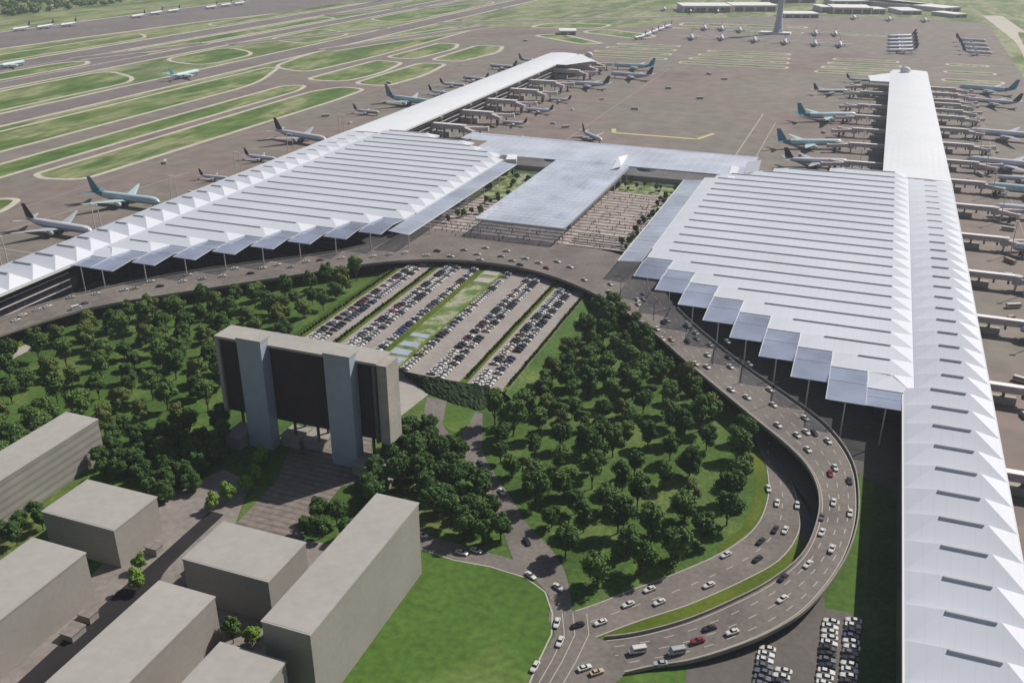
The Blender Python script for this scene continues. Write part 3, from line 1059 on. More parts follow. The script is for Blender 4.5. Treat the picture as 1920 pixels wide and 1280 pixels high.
# hedge shrubs in the car park
shr = []
for k in range(3):
    rr = random.Random(k + 50)
    m_ = MB()
    leaf_blob(m_, 0, 0, .75, .8, 60, .3, rr)
    m_.tube((0, 0, -.1), (0, 0, .6), .08, n=5)
    shr.append(m_.mesh('hedge_shrub', M['hedge']))
rows = [(-281.5, 'leftmost edge'), (-258.5, 'second planting bed from the left'), (-173, 'bed between the two rightmost car rows'), (-149.8, 'right edge')]
for (x, nm) in rows:
    y = 392 if x != -258.5 else 400
    while y < 540:
        if x == -173 and y < 386: pass
        o = bpy.data.objects.new('hedge_shrub', rnd.choice(shr))
        col.objects.link(o)
        o.location = (x + rnd.uniform(-.3, .3), y, PZ + .1)
        o.rotation_euler = (0, 0, rnd.uniform(0, 6))
        s_ = rnd.uniform(1.0, 1.35)
        o.scale = (s_, s_, s_ * 1.2)
        tag(o, 'small dark clipped shrub on the car park, ' + nm, 'shrub', 'clipped shrubs along the car park ' + nm)
        y += 3.1

# ------------------------------------------------------------------ cars
def car_parts(kind='car'):
    """body, glass, wheels as MBs; x forward"""
    body, glass, wheel = MB(), MB(), []
    if kind == 'car':
        L, W = 4.9, 1.9
        prof = [(-2.45, .35, .75, .80), (-2.35, .30, .98, .94), (-1.5, .28, 1.02, 1.), (1.0, .28, .98, 1.), (2.1, .30, .86, .93), (2.45, .38, .66, .78)]
        rings = []
        for (x, z0, z1, w) in prof:
            h = W / 2 * w
            rings.append([(x, -h, z0), (x, h, z0), (x, h * 1.0, z1 - .12), (x, h * .9, z1), (x, -h * .9, z1), (x, -h, z1 - .12)])
        body.loft(rings)
        rings = [[(-1.75, -.72, .98), (-1.75, .72, .98), (-1.75, .70, 1.0), (-1.75, -.70, 1.0)],
                 [(-1.25, -.78, .98), (-1.25, .78, .98), (-1.2, .62, 1.40), (-1.2, -.62, 1.40)],
                 [(.15, -.78, .98), (.15, .78, .98), (.1, .62, 1.42), (.1, -.62, 1.42)],
                 [(.95, -.76, .96), (.95, .76, .96), (.9, .72, .99), (.9, -.72, .99)]]
        glass.loft(rings)
        body.box(-1.2, .12, -.6, .6, 1.405, 1.47)
        wx, wr = 1.5, .34
    elif kind == 'van':
        rings = []
        for (x, z0, z1, w) in ((-3.0, .4, 2.2, .94), (-2.9, .35, 2.35, 1), (1.6, .35, 2.3, 1), (2.4, .35, 1.35, .96), (3.0, .4, 1.0, .86)):
            h = 1.02 * w
            rings.append([(x, -h, z0), (x, h, z0), (x, h, z1 - .15), (x, h * .9, z1), (x, -h * .9, z1), (x, -h, z1 - .15)])
        body.loft(rings)
        glass.box(-2.4, 1.4, -1.04, 1.04, 1.35, 1.9)
        wx, wr = 1.9, .38
    else:
        rings = []
        for (x, z0, z1, w) in ((-4.6, .5, 2.8, .96), (-4.5, .4, 2.95, 1), (4.3, .4, 2.95, 1), (4.6, .45, 2.6, .95)):
            h = 1.22 * w
            rings.append([(x, -h, z0), (x, h, z0), (x, h, z1 - .15), (x, h * .92, z1), (x, -h * .92, z1), (x, -h, z1 - .15)])
        body.loft(rings)
        glass.box(-4.2, 4.35, -1.24, 1.24, 1.5, 2.3)
        wx, wr = 2.9, .5
    ww = .95 if kind == 'car' else (1.0 if kind == 'van' else 1.2)
    for sx_ in (-wx, wx):
        for sy_ in (-ww, ww - .24):
            w_ = MB()
            w_.tube((sx_, sy_, wr), (sx_, sy_ + .24, wr), wr, n=10)
            wheel.append(w_)
    return body, glass, wheel


PROTO = {}


def car_proto(kind, colour):
    k = (kind, colour)
    if k not in PROTO:
        body, glass, wheel = car_parts(kind)
        nm = {'car': 'car', 'van': 'van', 'bus': 'minibus'}[kind]
        r = empty(nm, (0, 0, -500), 0, '', nm)
        body.build('body', M['car_' + colour], r)
        glass.build('window_band', M['window'], r)
        for w in wheel: w.build('wheel', M['dark'], r)
        PROTO[k] = r
        r['used'] = 0
    return PROTO[k]


def place_car(kind, colour, loc, rz, label, group):
    p = car_proto(kind, colour)
    if not p['used']:
        p['used'] = 1
        p.location = loc
        p.rotation_euler = (0, 0, rz)
        p.scale = (1.0, 1.0, 1.0)
        p['label'] = label
        p['group'] = group
        return p
    c = dup(p, loc, rz, 1.0, label, group)
    return c


def deck_z(x, y):
    best = None
    for a, b_ in VS:
        m_ = (a + b_) / 2
        d = (m_.x - x) ** 2 + (m_.y - y) ** 2
        if best is None or d < best[0]: best = (d, m_.z)
    return best[1]


def deck_dir(x, y):
    bi = min(range(len(VS)), key=lambda i: ((VS[i][0] + VS[i][1]) / 2 - Vector((x, y, 8))).length)
    j = min(bi, len(VS) - 2)
    d = (VS[j + 1][0] + VS[j + 1][1] - VS[j][0] - VS[j][1])
    return math.atan2(d.y, d.x)


def road_cars(lst, where, group, deck=True, dirs=None):
    for i, e in enumerate(lst):
        px, py, colr = e[:3]
        kind = e[3] if len(e) > 3 else 'car'
        z = 8.0
        if deck:
            for _ in range(4):
                p = at(px, py, z + .6)
                z = deck_z(p.x, p.y)
            p = at(px, py, z + .6)
            rz = deck_dir(p.x, p.y)
            z += .03
        else:
            p = at(px, py, .6)
            z = .27
            ps = dirs
            j = min(range(len(ps) - 1), key=lambda q: ((ps[q] + ps[q + 1]) / 2 - Vector((p.x, p.y, 0))).length)
            d = ps[j + 1] - ps[j]
            rz = math.atan2(d.y, d.x)
        nm = {'car': 'car', 'van': 'van', 'bus': 'minibus'}[kind]
        place_car(kind, colr, (p.x, p.y, z), rz + rnd.uniform(-.05, .05), '%s %s, %s along the %s' % (colr, nm, nth(i + 1), where), group)


W_, K_, G_, R_, S_, T_ = 'white', 'black', 'grey', 'red', 'silver', 'tan'
ramp = [(1566, 876, W_), (1557, 887, R_), (1593, 901, K_), (1563, 941, W_), (1594, 961, W_), (1541, 968, G_), (1541, 997, W_), (1560, 1028, W_), (1515, 1057, W_), (1468, 1082, K_),
        (1467, 1122, W_), (1373, 1184, W_), (1330, 1177, K_), (1308, 1200, R_), (1268, 1221, S_, 'van'), (1195, 1219, W_, 'van'), (1238, 1243, S_)]
road_cars(ramp, 'curving ramp counted down from beside the right terminal', 'vehicles on the curving ramp')
upper = [(1069, 500, W_), (1096, 524, W_), (1145, 532, W_), (1141, 547, W_), (1159, 569, T_), (1179, 577, R_), (1196, 562, W_), (1197, 570, W_), (1207, 560, W_), (1207, 551, S_), (1205, 605, W_), (1232, 616, W_), (1244, 604, K_), (1252, 600, W_),
         (1242, 635, W_), (1259, 636, T_), (1290, 610, S_, 'van'), (1305, 624, W_), (1289, 639, K_), (1307, 634, S_), (1332, 646, W_), (1327, 665, W_), (1364, 640, W_), (1366, 669, G_), (1305, 681, W_), (1326, 687, W_), (1370, 687, W_),
         (1392, 679, G_), (1405, 682, W_), (1371, 730, W_), (1401, 744, W_), (1444, 730, W_), (1450, 758, W_), (1510, 783, W_), (1459, 796, W_), (1495, 815, W_), (1512, 809, W_), (1527, 811, K_), (1553, 826, W_), (1515, 842, W_)]
road_cars(upper, 'elevated drop-off road along the right terminal', 'cars on the drop-off road by the right terminal')
leftc = [(30, 600, W_), (43, 590, W_), (70, 580, S_), (90, 574, W_), (133, 557, S_), (143, 577, W_, 'van'), (158, 568, G_), (180, 550, W_), (233, 543, W_), (253, 540, T_), (283, 527, W_), (300, 536, K_), (343, 527, W_), (353, 515, W_), (380, 522, S_), (417, 517, W_),
         (440, 503, W_), (470, 512, K_), (493, 502, W_), (520, 496, W_), (545, 500, S_), (575, 490, W_), (600, 487, R_), (640, 483, W_), (665, 488, K_), (700, 480, W_), (730, 476, S_), (760, 473, W_)]
road_cars(leftc, 'elevated road along the left terminal', 'cars on the elevated road by the left terminal')
cent = [(800, 478, W_), (820, 470, K_), (845, 480, W_), (870, 468, S_), (895, 476, W_), (910, 464, W_), (940, 480, T_), (950, 470, W_), (985, 484, W_), (975, 496, K_), (1010, 492, W_), (1025, 502, R_), (1045, 490, W_), (900, 486, W_), (960, 488, S_)]
road_cars(cent, 'crossing lanes in front of the glass hall', 'cars in front of the glass hall')
ring = [(1441, 916, W_), (1457, 943, W_), (1495, 947, W_), (1472, 994, W_), (1453, 993, K_), (1426, 1015, K_), (1420, 1048, K_), (1361, 1040, W_), (1329, 1097, W_), (1218, 1105, W_), (1178, 1133, W_), (1236, 1129, W_), (1126, 1167, W_), (1083, 1172, K_)]
road_cars(ring, 'ground level ring road below the ramp', 'cars on the ring road', False, mid(LOW, .5))
jd = [at(1070, 1150), at(1062, 1190), at(1035, 1250), at(1010, 1290)]
road_cars([(1044, 1168, W_), (1050, 1203, W_), (1003, 1250, W_)], 'lane beside the round meadow', 'cars beside the meadow', False, jd)
road_cars([(1096, 1252, W_), (1119, 1260, T_)], 'wide junction at the bottom of the ramp', 'cars in the junction', False, [at(1060, 1275), at(1160, 1240)])
road_cars([(1047, 1101, W_), (995, 1079, W_)], 'park road bend above the meadow', 'cars on the park road', False, [at(980, 1060), at(1060, 1120)])
road_cars([(941, 922, W_), (914, 923, T_), (988, 1015, K_), (901, 868, G_)], 'narrow park road between trees', 'cars on the park road', False, [at(890, 860), at(1005, 1040)])
road_cars([(893, 1032, W_), (866, 1036, W_), (792, 1003, W_)], 'side road behind the tall pale block', 'cars on the side road', False, [at(790, 1010), at(990, 1075)])
road_cars([(813, 785, W_), (780, 915, W_)], 'access road beside the gate building', 'cars by the gate building', False, [at(813, 770), at(816, 810)])

# parked cars as single small meshes
PM = {}


def parked_mesh(c):
    if c not in PM:
        body, glass, wheel = car_parts('car')
        m_ = MB()
        m_.add(body.v, body.f, 0)
        m_.add(glass.v, glass.f, 1)
        for w in wheel: m_.add(w.v, w.f, 2)
        PM[c] = m_.mesh('parked_car', [M['car_' + c], M['window'], M['dark']])
    return PM[c]


slots = []
for (x, dbl, nm) in ((-271, 1, 'leftmost'), (-247, 1, 'second'), (-231.5, 0, 'third'), (-207.5, 0, 'fourth'), (-189, 1, 'fifth'), (-163, 1, 'rightmost')):
    for sgn in ((-1, 1) if dbl else (0,)):
        y0_ = 383 if x > -195 else (386 if x > -240 else 395)
        k = 0
        y = y0_
        bunch = ['white']
        while y < 548:
            y += 3.15
            k += 1
            if rnd.random() < .13: continue
            if k % 6 == 0 or not bunch:
                bunch = rnd.choice([['white', 'black', 'black', 'silver'], ['black', 'grey', 'white', 'black'], ['red', 'white', 'black', 'white'], ['tan', 'white', 'black', 'white'], ['blue', 'black', 'silver', 'white'], ['white', 'silver', 'black']])
            slots.append((x + sgn * 2.9, y, rnd.choice(bunch), nm, 'near' if sgn > 0 else 'far', dbl))
slots.sort(key=lambda s: s[1])
indiv, rest = slots[:235], slots[235:]
counts = {}
for (x, y, c, nm, sd_, dbl) in indiv:
    key = (nm, sd_, dbl)
    counts[key] = counts.get(key, 0) + 1
    o = bpy.data.objects.new('parked_car', parked_mesh(c))
    col.objects.link(o)
    o.location = (x + rnd.uniform(-.25, .25), y, PZ + .02)
    o.rotation_euler = (0, 0, rnd.choice((0, math.pi)) + rnd.uniform(-.04, .04))
    o.scale = (1.05, 1.08, 1.1)
    sidew = ', %s side' % ('right' if sd_ == 'near' else 'left') if dbl else ''
    tag(o, '%s car, %s from near end of %s rooftop row%s' % (c, nth(counts[key]), nm, sidew), 'car', 'cars parked on the rooftop car park')
st = MB()
body, glass, wheel = car_parts('car')
for (x, y, c, *_r) in rest:
    for (mm, mi) in ((body, {'white': 0, 'silver': 3, 'tan': 0, 'red': 4}.get(c, 2)), (glass, 1)):
        st.add([(vx * 1.05 + x, vy * 1.08 + y, vz * 1.1 + PZ + .02) for vx, vy, vz in mm.v], mm.f, mi)
tag(st.build('distant_parked_cars', [M['car_white'], M['window'], M['car_black'], M['car_silver'], M['car_red']]), 'far ends of the rooftop parking rows packed with small cars', 'cars', kind='stuff')

# staff lot, bottom right
lots = [((1438, 1219), (1420, 1300), 'left'), ((1467, 1260), (1458, 1310), 'short middle'), ((1558, 1168), (1540, 1300), 'second from right'), ((1599, 1166), (1588, 1300), 'rightmost')]
for (a, c, nm) in lots:
    A, B_ = at(*a), at(*c)
    y = A.y
    k = 0
    while y > B_.y:
        k += 1
        colr = rnd.choice(['white', 'white', 'silver', 'white', 'grey', 'black', 'blue' if nm == 'rightmost' else 'white'])
        o = bpy.data.objects.new('parked_car', parked_mesh(colr))
        col.objects.link(o)
        o.location = (A.x + rnd.uniform(-.3, .3), y, .17)
        o.rotation_euler = (0, 0, rnd.choice((0, math.pi)) + rnd.uniform(-.06, .06))
        o.scale = (1.1, 1.1, 1.1)
        tag(o, '%s car, %s from top of %s row below the ramp' % (colr, nth(k), nm), 'car', 'cars parked in the lot below the ramp')
        y -= 2.75

# ------------------------------------------------------------------ gate building
gb = empty('gate_building', (0, 0, 0), 0, 'tall dark slab block raised on two blue-grey pylons beside the grove', 'building')
b = MB()
b.box(-255.5, -176.5, 307.2, 318.5, 13, 49.2)
b.build('louvred_block', M['gate_slab'], gb)
b = MB()
b.box(-176.4, -171.8, 305.9, 316.4, 12.2, 49.8)
b.build('end_wall', M['concrete'], gb)
b = MB()
b.box(-257.5, -176.45, 305.8, 318.7, 49.25, 50.4)
b.box(-257.5, -255.6, 306, 319, 12.5, 49.2)
b.build('roof', M['broof'], gb)
b = MB()
b.box(-178.2, -177, 304.9, 307.1, 12.5, 49.0)
b.build('edge_fin', M['concrete_dark'], gb)
for x0, x1 in ((-241.8, -229.6), (-198.6, -186.2)):
    b = MB()
    b.box(x0, x1, 301.0, 307.0, 0, 53.2)
    b.build('pylon', M['pylon'], gb)
    b = MB()
    b.box(x0 - .2, x1 + .2, 300.8, 308.5, 53.2, 54)
    b.build('pylon_cap', M['broof'], gb)
for x in (-250, -222, -210, -182, -173):
    for y in (309, 317):
        MB().tube((x, y, 0), (x, y, 13), .7, n=8).build('undercroft_column', M['concrete_dark'], gb)
for (x0, x1, y0_, y1_, h) in ((-251, -243, 296, 308, 6), (-228, -219, 306, 316, 5), (-218, -208, 308, 318, 4), (-186, -176, 296, 306, 5), (-174, -163, 300, 311, 5.5), (-176, -166, 290, 296, 3)):
    b = MB()
    b.box(x0, x1, y0_, y1_, 0, h)
    w = empty('entrance_pavilion', (0, 0, 0), 0, None, 'pavilion', 'low pale pavilions under the gate building')
    w['label'] = 'low pale pavilion at the gate building, %s' % {-251: 'left of the left pylon', -228: 'just right of the left pylon', -218: 'midway between the pylons', -186: 'behind the right pylon', -174: 'under the right end wall', -176: 'in front of the right end wall'}[x0]
    b.build('wall', M['bwall'], w)
    b = MB()
    b.box(x0 - .6, x1 + .6, y0_ - .6, y1_ + .6, h + .003, h + .6)
    b.build('roof', M['bwall'], w)

# ------------------------------------------------------------------ plain blocks lower left
def block(x0, x1, y0_, y1_, h, label, banded=False, annex=None):
    w = empty('office_block', ((x0 + x1) / 2, (y0_ + y1_) / 2, 0), 0, label, 'building', 'plain pale office blocks in the lower left')
    ox, oy = (x0 + x1) / 2, (y0_ + y1_) / 2
    b = MB()
    b.box(x0 - ox, x1 - ox, y0_ - oy, y1_ - oy, 0, h - .55)
    b.build('wall', M['bwall_banded' if banded else 'bwall'], w)
    b = MB()
    b.box(x0 - ox - .25, x1 - ox + .25, y0_ - oy - .25, y1_ - oy + .25, h - .547, h)
    b.build('roof', M['broof'], w)
    b = MB()
    b.box(x0 - ox + .3, x1 - ox - .3, y0_ - oy + .3, y1_ - oy - .3, h + .003, h + .06)
    b.build('roof_membrane', M['broof'], w)
    return w


block(-313, -295.5, 205, 269, 20, 'long banded block at the left edge below the grove', True)
block(-268, -234.3, 210, 233, 17, 'square pale block with lit side wall beside the leafy street')
block(-254.5, -230.8, 140, 193.3, 20, 'large pale block at the left edge, corner cut by the frame')
block(-199.3, -164.5, 204.5, 227.5, 18, 'square pale block in the middle of the cluster, next to the brick plaza')
block(-198.8, -176.5, 118, 192, 18, 'long pale block running to the bottom edge beside the dark shade strip')
block(-145.5, -129, 175.6, 246.7, 31, 'tallest narrow pale block beside the round meadow')
block(-157, -134.5, 118, 170, 24, 'small pale block at the bottom edge left of the tallest block')
for (x, y, sx_, sy_, h, lb) in ((-229, 222, 5, 4, 3.2, 'low white shed right of the square block'), (-225, 184, 5, 4, 3.0, 'low white shed right of the large left block'), (-224, 176, 5, 6, 2.6, 'low flat kiosk beside the dark shade strip'), (-205, 214, 4, 7, 4.5, 'low white wing attached beside the middle block')):
    w = empty('shed', (x, y, 0), 0, lb, 'shed')
    b = MB()
    b.box(-sx_ / 2, sx_ / 2, -sy_ / 2, sy_ / 2, 0, h)
    b.build('wall', M['bwall'], w)
    b = MB()
    b.box(-sx_ / 2 - .3, sx_ / 2 + .3, -sy_ / 2 - .3, sy_ / 2 + .3, h + .003, h + .3)
    b.build('roof', M['street_paving'], w)

# ------------------------------------------------------------------ trees
def tree_meshes(seed, mi, R0=5.7, H=16.0, lobes=15, leaves=150):
    rr = random.Random(seed)
    cr = MB()
    cz = H - R0 * 1.12
    leaf_blob(cr, 0, 0, cz, R0 * .70, 300, .68, rr, 1.2)
    for i in range(lobes):
        a = rr.uniform(0, 2 * math.pi)
        e = rr.uniform(-.8, 1.3)
        q = R0 * rr.uniform(.5, .80)
        leaf_blob(cr, q * math.cos(a) * math.cos(e), q * math.sin(a) * math.cos(e), cz + q * math.sin(e) * 1.25, R0 * rr.uniform(.24, .46), leaves, .55, rr, .9)
    tk = MB()
    pts = [(0, 0, -.2, .38), (rr.uniform(-.2, .2), rr.uniform(-.2, .2), 2.5, .28), (rr.uniform(-.4, .4), rr.uniform(-.4, .4), cz, .16)]
    for p, q in zip(pts, pts[1:]):
        tk.tube(p[:3], q[:3], p[3], q[3], n=7)
    for i in range(5):
        a = 2 * math.pi * i / 5 + rr.uniform(-.4, .4)
        tk.tube(pts[1][:3], (2.6 * math.cos(a), 2.6 * math.sin(a), cz - .3 + rr.uniform(-.6, 1)), .16, .07, n=5)
    return cr.mesh('crown', M['leaf'][mi]), tk.mesh('trunk', M['bark'])


TREES = []
for i, mi in enumerate((0, 0, 1, 1, 0, 2, 1, 3)):
    TREES.append(tree_meshes(100 + i, mi, R0=(5.7, 5.2, 6.3, 5.0, 6.0, 5.5, 5.8, 5.4)[i], H=(16, 14, 15, 17, 14.5, 13, 17.5, 14)[i], lobes=(13, 18, 11, 16, 20, 12, 15, 14)[i]))
TROOT = []
for i, (c, t) in enumerate(TREES):
    TROOT.append(None)


TQ = []
FORCE = set()


def tree(x, y, s, i, label, group, z=.1):
    TQ.append((x, y, s, i, label, group, z))


def build_tree(x, y, s, i, label, group, z=.1):
    c, t = TREES[i]
    r = empty('broadleaf_tree', (x, y, z), rnd.uniform(0, 6.28), label, 'tree', group)
    r.scale = (s * rnd.uniform(.92, 1.1), s * rnd.uniform(.92, 1.1), s * rnd.uniform(.9, 1.12))
    for nm, me in (('crown', c), ('trunk', t)):
        o = bpy.data.objects.new(nm, me)
        col.objects.link(o)
        o.parent = r
    return r


def pxpoly(pts): return [tuple(at(*p))[:2] for p in pts]


roads_px = [[(1028, 1170), (1030, 1120), (1000, 1085), (970, 1062), (955, 1030), (940, 985), (918, 940), (890, 895), (868, 850), (868, 810), (880, 760), (910, 775), (905, 846), (925, 885), (960, 935), (985, 978), (1022, 1018), (1045, 1045), (1072, 1100), (1075, 1160)],
            [(780, 995), (870, 1018), (990, 1050), (990, 1090), (868, 1056), (780, 1035)], [(800, 745), (838, 752), (890, 760), (910, 790), (880, 860), (830, 850), (795, 800)]]
roads_w = [pxpoly(r) for r in roads_px]
placed = []


def scatter(zone, n, dmin, labelf, group, kinds, smin=.8, smax=1.15, seed=1, avoid=True, fade=None):
    rr = random.Random(seed)
    P = pxpoly(zone)
    xs = [p[0] for p in P]; ys = [p[1] for p in P]
    cnt = 0
    tries = 0
    while cnt < n and tries < n * 60:
        tries += 1
        x, y = rr.uniform(min(xs), max(xs)), rr.uniform(min(ys), max(ys))
        if not inside(x, y, P): continue
        if avoid and any(inside(x, y, q) for q in roads_w): continue
        d = dmin(x, y) if callable(dmin) else dmin
        if any((x - a) ** 2 + (y - b_) ** 2 < d * d for a, b_ in placed): continue
        if fade and rr.random() > fade(x, y): continue
        placed.append((x, y))
        cnt += 1
        tree(x, y, rr.uniform(smin, smax), rr.choice(kinds), labelf(x, y), group)
    return cnt


def explicit(lst, group, kinds, s=1.0, labels=None):
    FORCE.add(group)
    for i, e in enumerate(lst):
        p = at(*e[:2])
        placed.append((p.x, p.y))
        tree(p.x, p.y, s * (e[2] if len(e) > 2 else 1), kinds[i % len(kinds)], labels[i] if labels else None, group)


# individually recognisable trees first (base points)
explicit([(1120, 1100), (1200, 1078), (1270, 1055), (1318, 1018), (1362, 985), (1060, 1045), (1385, 905, .9)], 'trees along the inside of the ring road', [2, 0, 2, 1, 0, 1, 2],
         1.05, ['leafy tree nearest the road junction, shadow on the park road', 'round tree beside the ring road, second from the junction', 'broad tree beside the ring road, third from the junction',
                'dense tree on the inside of the ring bend, fourth from the junction', 'dark tree on the lawn close to the ring bend', 'spreading tree beside the park road bend', 'small tree on the verge at the top of the ring bend'])
explicit([(402, 957, .62), (430, 940, .66), (460, 922, .66), (484, 902, .6), (492, 872, .66), (262, 1105, .66), (264, 1070, .55)], 'bright street trees between the blocks', [7], 1.0,
         ['bright green tree nearest the middle block in the street row', 'bright green tree second in the street row', 'bright green tree third in the street row by the brick plaza', 'bright green tree fourth in the street row', 'bright green tree in front of the left pylon',
          'bright green tree at the kerb between the square and long blocks', 'bright green tree just behind the kerb tree by the square block'])
explicit([(438, 1206, .6), (474, 1208, .55)], 'trees at the foot of the middle block', [6, 7], 1.0, ['dark bushy tree at the foot of the middle block', 'bright small tree between the middle block and the tallest block'])
explicit([(600, 1010, .8), (632, 985, .8), (600, 975, .75), (575, 1000, .6), (648, 1010, .6)], 'clump beside the brick plaza', [1, 0, 4], 1.0,
         ['front tree of the dark clump right of the brick plaza', 'right tree of the dark clump beside the tallest block', 'rear tree of the dark clump right of the brick plaza', 'leftmost small tree of the clump by the brick plaza', 'lowest tree of the clump touching the tallest block'])
zr = [(1150, 580), (1175, 600), (1250, 690), (1340, 770), (1392, 812), (1418, 870), (1410, 930), (1370, 985), (1300, 1030), (1200, 1070), (1110, 1090), (1050, 1010), (985, 940), (935, 870), (922, 800), (975, 775), (1050, 700), (1100, 630)]


def lr(x, y):
    px, py = pix(x, y)
    if py < 720: return 'dark broadleaf tree in the dense grove below the right drop-off road'
    if px > 1250: return 'broadleaf tree on the lawn inside the ring road bend'
    if py > 900: return 'broadleaf tree in the open park between park road and ring road'
    return 'broadleaf tree in the middle of the right park, left of the ring road'


def dens(x, y):
    px, py = pix(x, y)
    if px > 1180 and py > 790: return 13.8
    if py > 850: return 12.3
    return 10.6


scatter(zr, 240, dens, lr, 'trees of the right park', [0, 0, 1, 4, 2, 2, 6, 3, 5], .7, 1.12, 11)
zl = [(10, 690), (110, 640), (200, 606), (330, 586), (420, 572), (560, 552), (680, 522), (640, 560), (560, 612), (530, 640), (430, 640), (415, 700), (430, 850), (330, 815), (200, 800), (130, 770), (60, 800), (0, 820), (-60, 760)]


def ll(x, y):
    px, py = pix(x, y)
    if py > 700: return 'broadleaf tree on the lawn left of the gate building'
    if px < 220: return 'broadleaf tree near the left bend of the elevated road'
    return 'dark broadleaf tree in the dense grove behind the gate building'


def dl(x, y):
    px, py = pix(x, y)
    return 13.8 if px < 230 else (13.0 if py > 690 else 11.4)


scatter(zl, 260, dl, ll, 'trees of the left grove', [0, 1, 3, 4, 6, 2, 5, 5], .7, 1.12, 21, avoid=False)
scatter([(185, 850), (230, 815), (330, 830), (430, 850), (400, 880), (370, 920), (310, 945), (230, 905), (185, 900)], 34, 6.5, lambda x, y: 'dark bushy tree between the banded block and the gate building', 'dark trees behind the banded block', [0, 4, 1], .6, .85, 31, avoid=False)
scatter([(700, 880), (760, 830), (800, 810), (860, 860), (880, 900), (920, 950), (945, 1020), (900, 1022), (835, 1005), (800, 950), (780, 920), (690, 945), (680, 900)], 46, 7.2, lambda x, y: 'dark broadleaf tree between the gate building and the park road', 'dark trees right of the gate building', [0, 4, 1, 0], .72, 1.0, 41)
scatter([(0, 870), (60, 800), (110, 800), (60, 850), (0, 900)], 6, 8, lambda x, y: 'tree behind the roof of the banded block', 'trees behind the banded block', [1, 2], .8, 1.0, 43, avoid=False)
scatter([(-20, 1010), (60, 985), (90, 960), (110, 990), (60, 1010), (0, 1050)], 5, 6, lambda x, y: 'dark small tree between the left blocks', 'trees between the left blocks', [0], .6, .7, 44, avoid=False)
# small planting in the raised courts
rr = random.Random(9)
for k in range(26):
    x, y = rr.uniform(-150, -139), 606 + k * 5.6 + rr.uniform(-2, 2)
    tree(x, y, rr.uniform(.26, .42), rr.choice([0, 1, 5]), 'small tree in the line along the right side canopy of the forecourt', 'small forecourt trees by the right canopy', 7.95)
for k in range(26):
    x, y = rr.uniform(-298, -260), 620 + k * 6 + rr.uniform(-2, 2)
    tree(x, y, rr.uniform(.3, .5), rr.choice([0, 1, 5, 5]), 'small tree in the court left of the glass hall', 'small court trees left of the glass hall', 7.95)
for k in range(12):
    x, y = rr.uniform(-186, -142), rr.uniform(752, 784)
    tree(x, y, rr.uniform(.25, .5), rr.choice([3, 7, 1]), 'small green tree in the garden court behind the forecourt', 'garden court trees', 8.0)
TQ.sort(key=lambda q: -(9 if q[5] in FORCE else 1) * q[2] / math.sqrt(q[0] ** 2 + q[1] ** 2 + CH ** 2))
for q in TQ[:298]:
    build_tree(*q)
if TQ[298:]:
    gv = MB()
    for (x, y, s_, i, _l, _g, z) in TQ[298:]:
        for me, mi in ((TREES[i][0], 1 if i in (3, 6, 7) else 0), (TREES[i][1], 2)):
            gv.add([(v.co.x * s_ + x, v.co.y * s_ + y, v.co.z * s_ + z) for v in me.vertices], [tuple(p.vertices) for p in me.polygons], mi)
    tag(gv.build('distant_trees', [M['leaf'][0], M['leaf'][1], M['bark']]), 'dense mass of far trees at the back of the groves and courts', 'trees', kind='stuff')
print('TREES', len(TQ), 'SLOTS', len(slots))
# crowd
cw = MB()
for k in range(230):
    x, y = rr.uniform(-186, -143), rr.uniform(602, 740)
    if rr.random() < .4: x = rr.uniform(-290, -190); y = rr.uniform(590, 622)
    z = 8.05
    cw.loft([[(x + r_ * math.cos(a), y + r_ * .7 * math.sin(a), z + h) for a in (0, 1.26, 2.51, 3.77, 5.03)] for r_, h in ((.22, 0), (.26, .8), (.34, 1.4), (.14, 1.5), (.17, 1.65), (.05, 1.85))])
tag(cw.build('distant_pedestrians', M['skin_crowd']), 'scattered tiny figures walking across the striped forecourt', 'people', kind='stuff')

# ------------------------------------------------------------------ lamps and masts
def lamp(x, y, z, h, label, group, dark=True, double=True):
    r = empty('street_lamp', (x, y, z), rnd.uniform(-.3, .3) + 1.0, label, 'street lamp', group)
    m_ = M['mast_dark' if dark else 'mast']
    b = MB(); b.tube((0, 0, 0), (0, 0, h), .2, .12, n=7); b.build('pole', m_, r)
    for s in ((-1, 1) if double else (1,)):
        b = MB(); b.tube((0, 0, h - .1), (s * 2.4, 0, h + .5), .1, n=6); a_ = b.build('arm', m_, r)
        b = MB(); b.box(s * 2.4 - .5, s * 2.4 + .5, -.22, .22, h + .35, h + .6); b.build('lamp_head', m_, a_)
    return r


for i, (px, py) in enumerate(((1336, 682), (1388, 718), (1446, 757), (1163, 556), (1285, 640), (1225, 600))):
    p = at(px, py, 8)
    lamp(p.x, p.y, 8, 10.5, 'dark twin-arm street lamp on the drop-off road, %s' % ['left of the fifth canopy square', 'below the sixth canopy square', 'below the last canopy squares', 'by the corner of the forecourt', 'third from the forecourt corner', 'second from the forecourt corner'][i], 'dark lamps on the drop-off road')


def arch(px, py, label, h=22):
    p = at(px, py)
    r = empty('floodlight_gantry', (p.x, p.y, 0), 0, label, 'floodlight mast', 'twin-legged floodlight gantries along the left terminal')
    for s in (-1, 1):
        b = MB(); b.tube((s * 3.4, 0, 0), (s * 2.8, 0, h), .4, .3, n=7); b.build('leg', M['mast'], r)
    b = MB(); b.tube((-3, 0, h), (3, 0, h), .4, n=7); cb = b.build('crossbar', M['mast'], r)
    for k in range(4): MB().box(-2.6 + k * 1.5, -1.8 + k * 1.5, -.8, -.3, h - .4, h + .6).build('floodlight', M['hangar'], cb)


for i, (px, py) in enumerate(((10, 500), (186, 436), (328, 378), (448, 330), (546, 292), (641, 254))):
    arch(px, py, 'pale twin-legged floodlight gantry, %s from the left along the left terminal edge' % nth(i + 1))


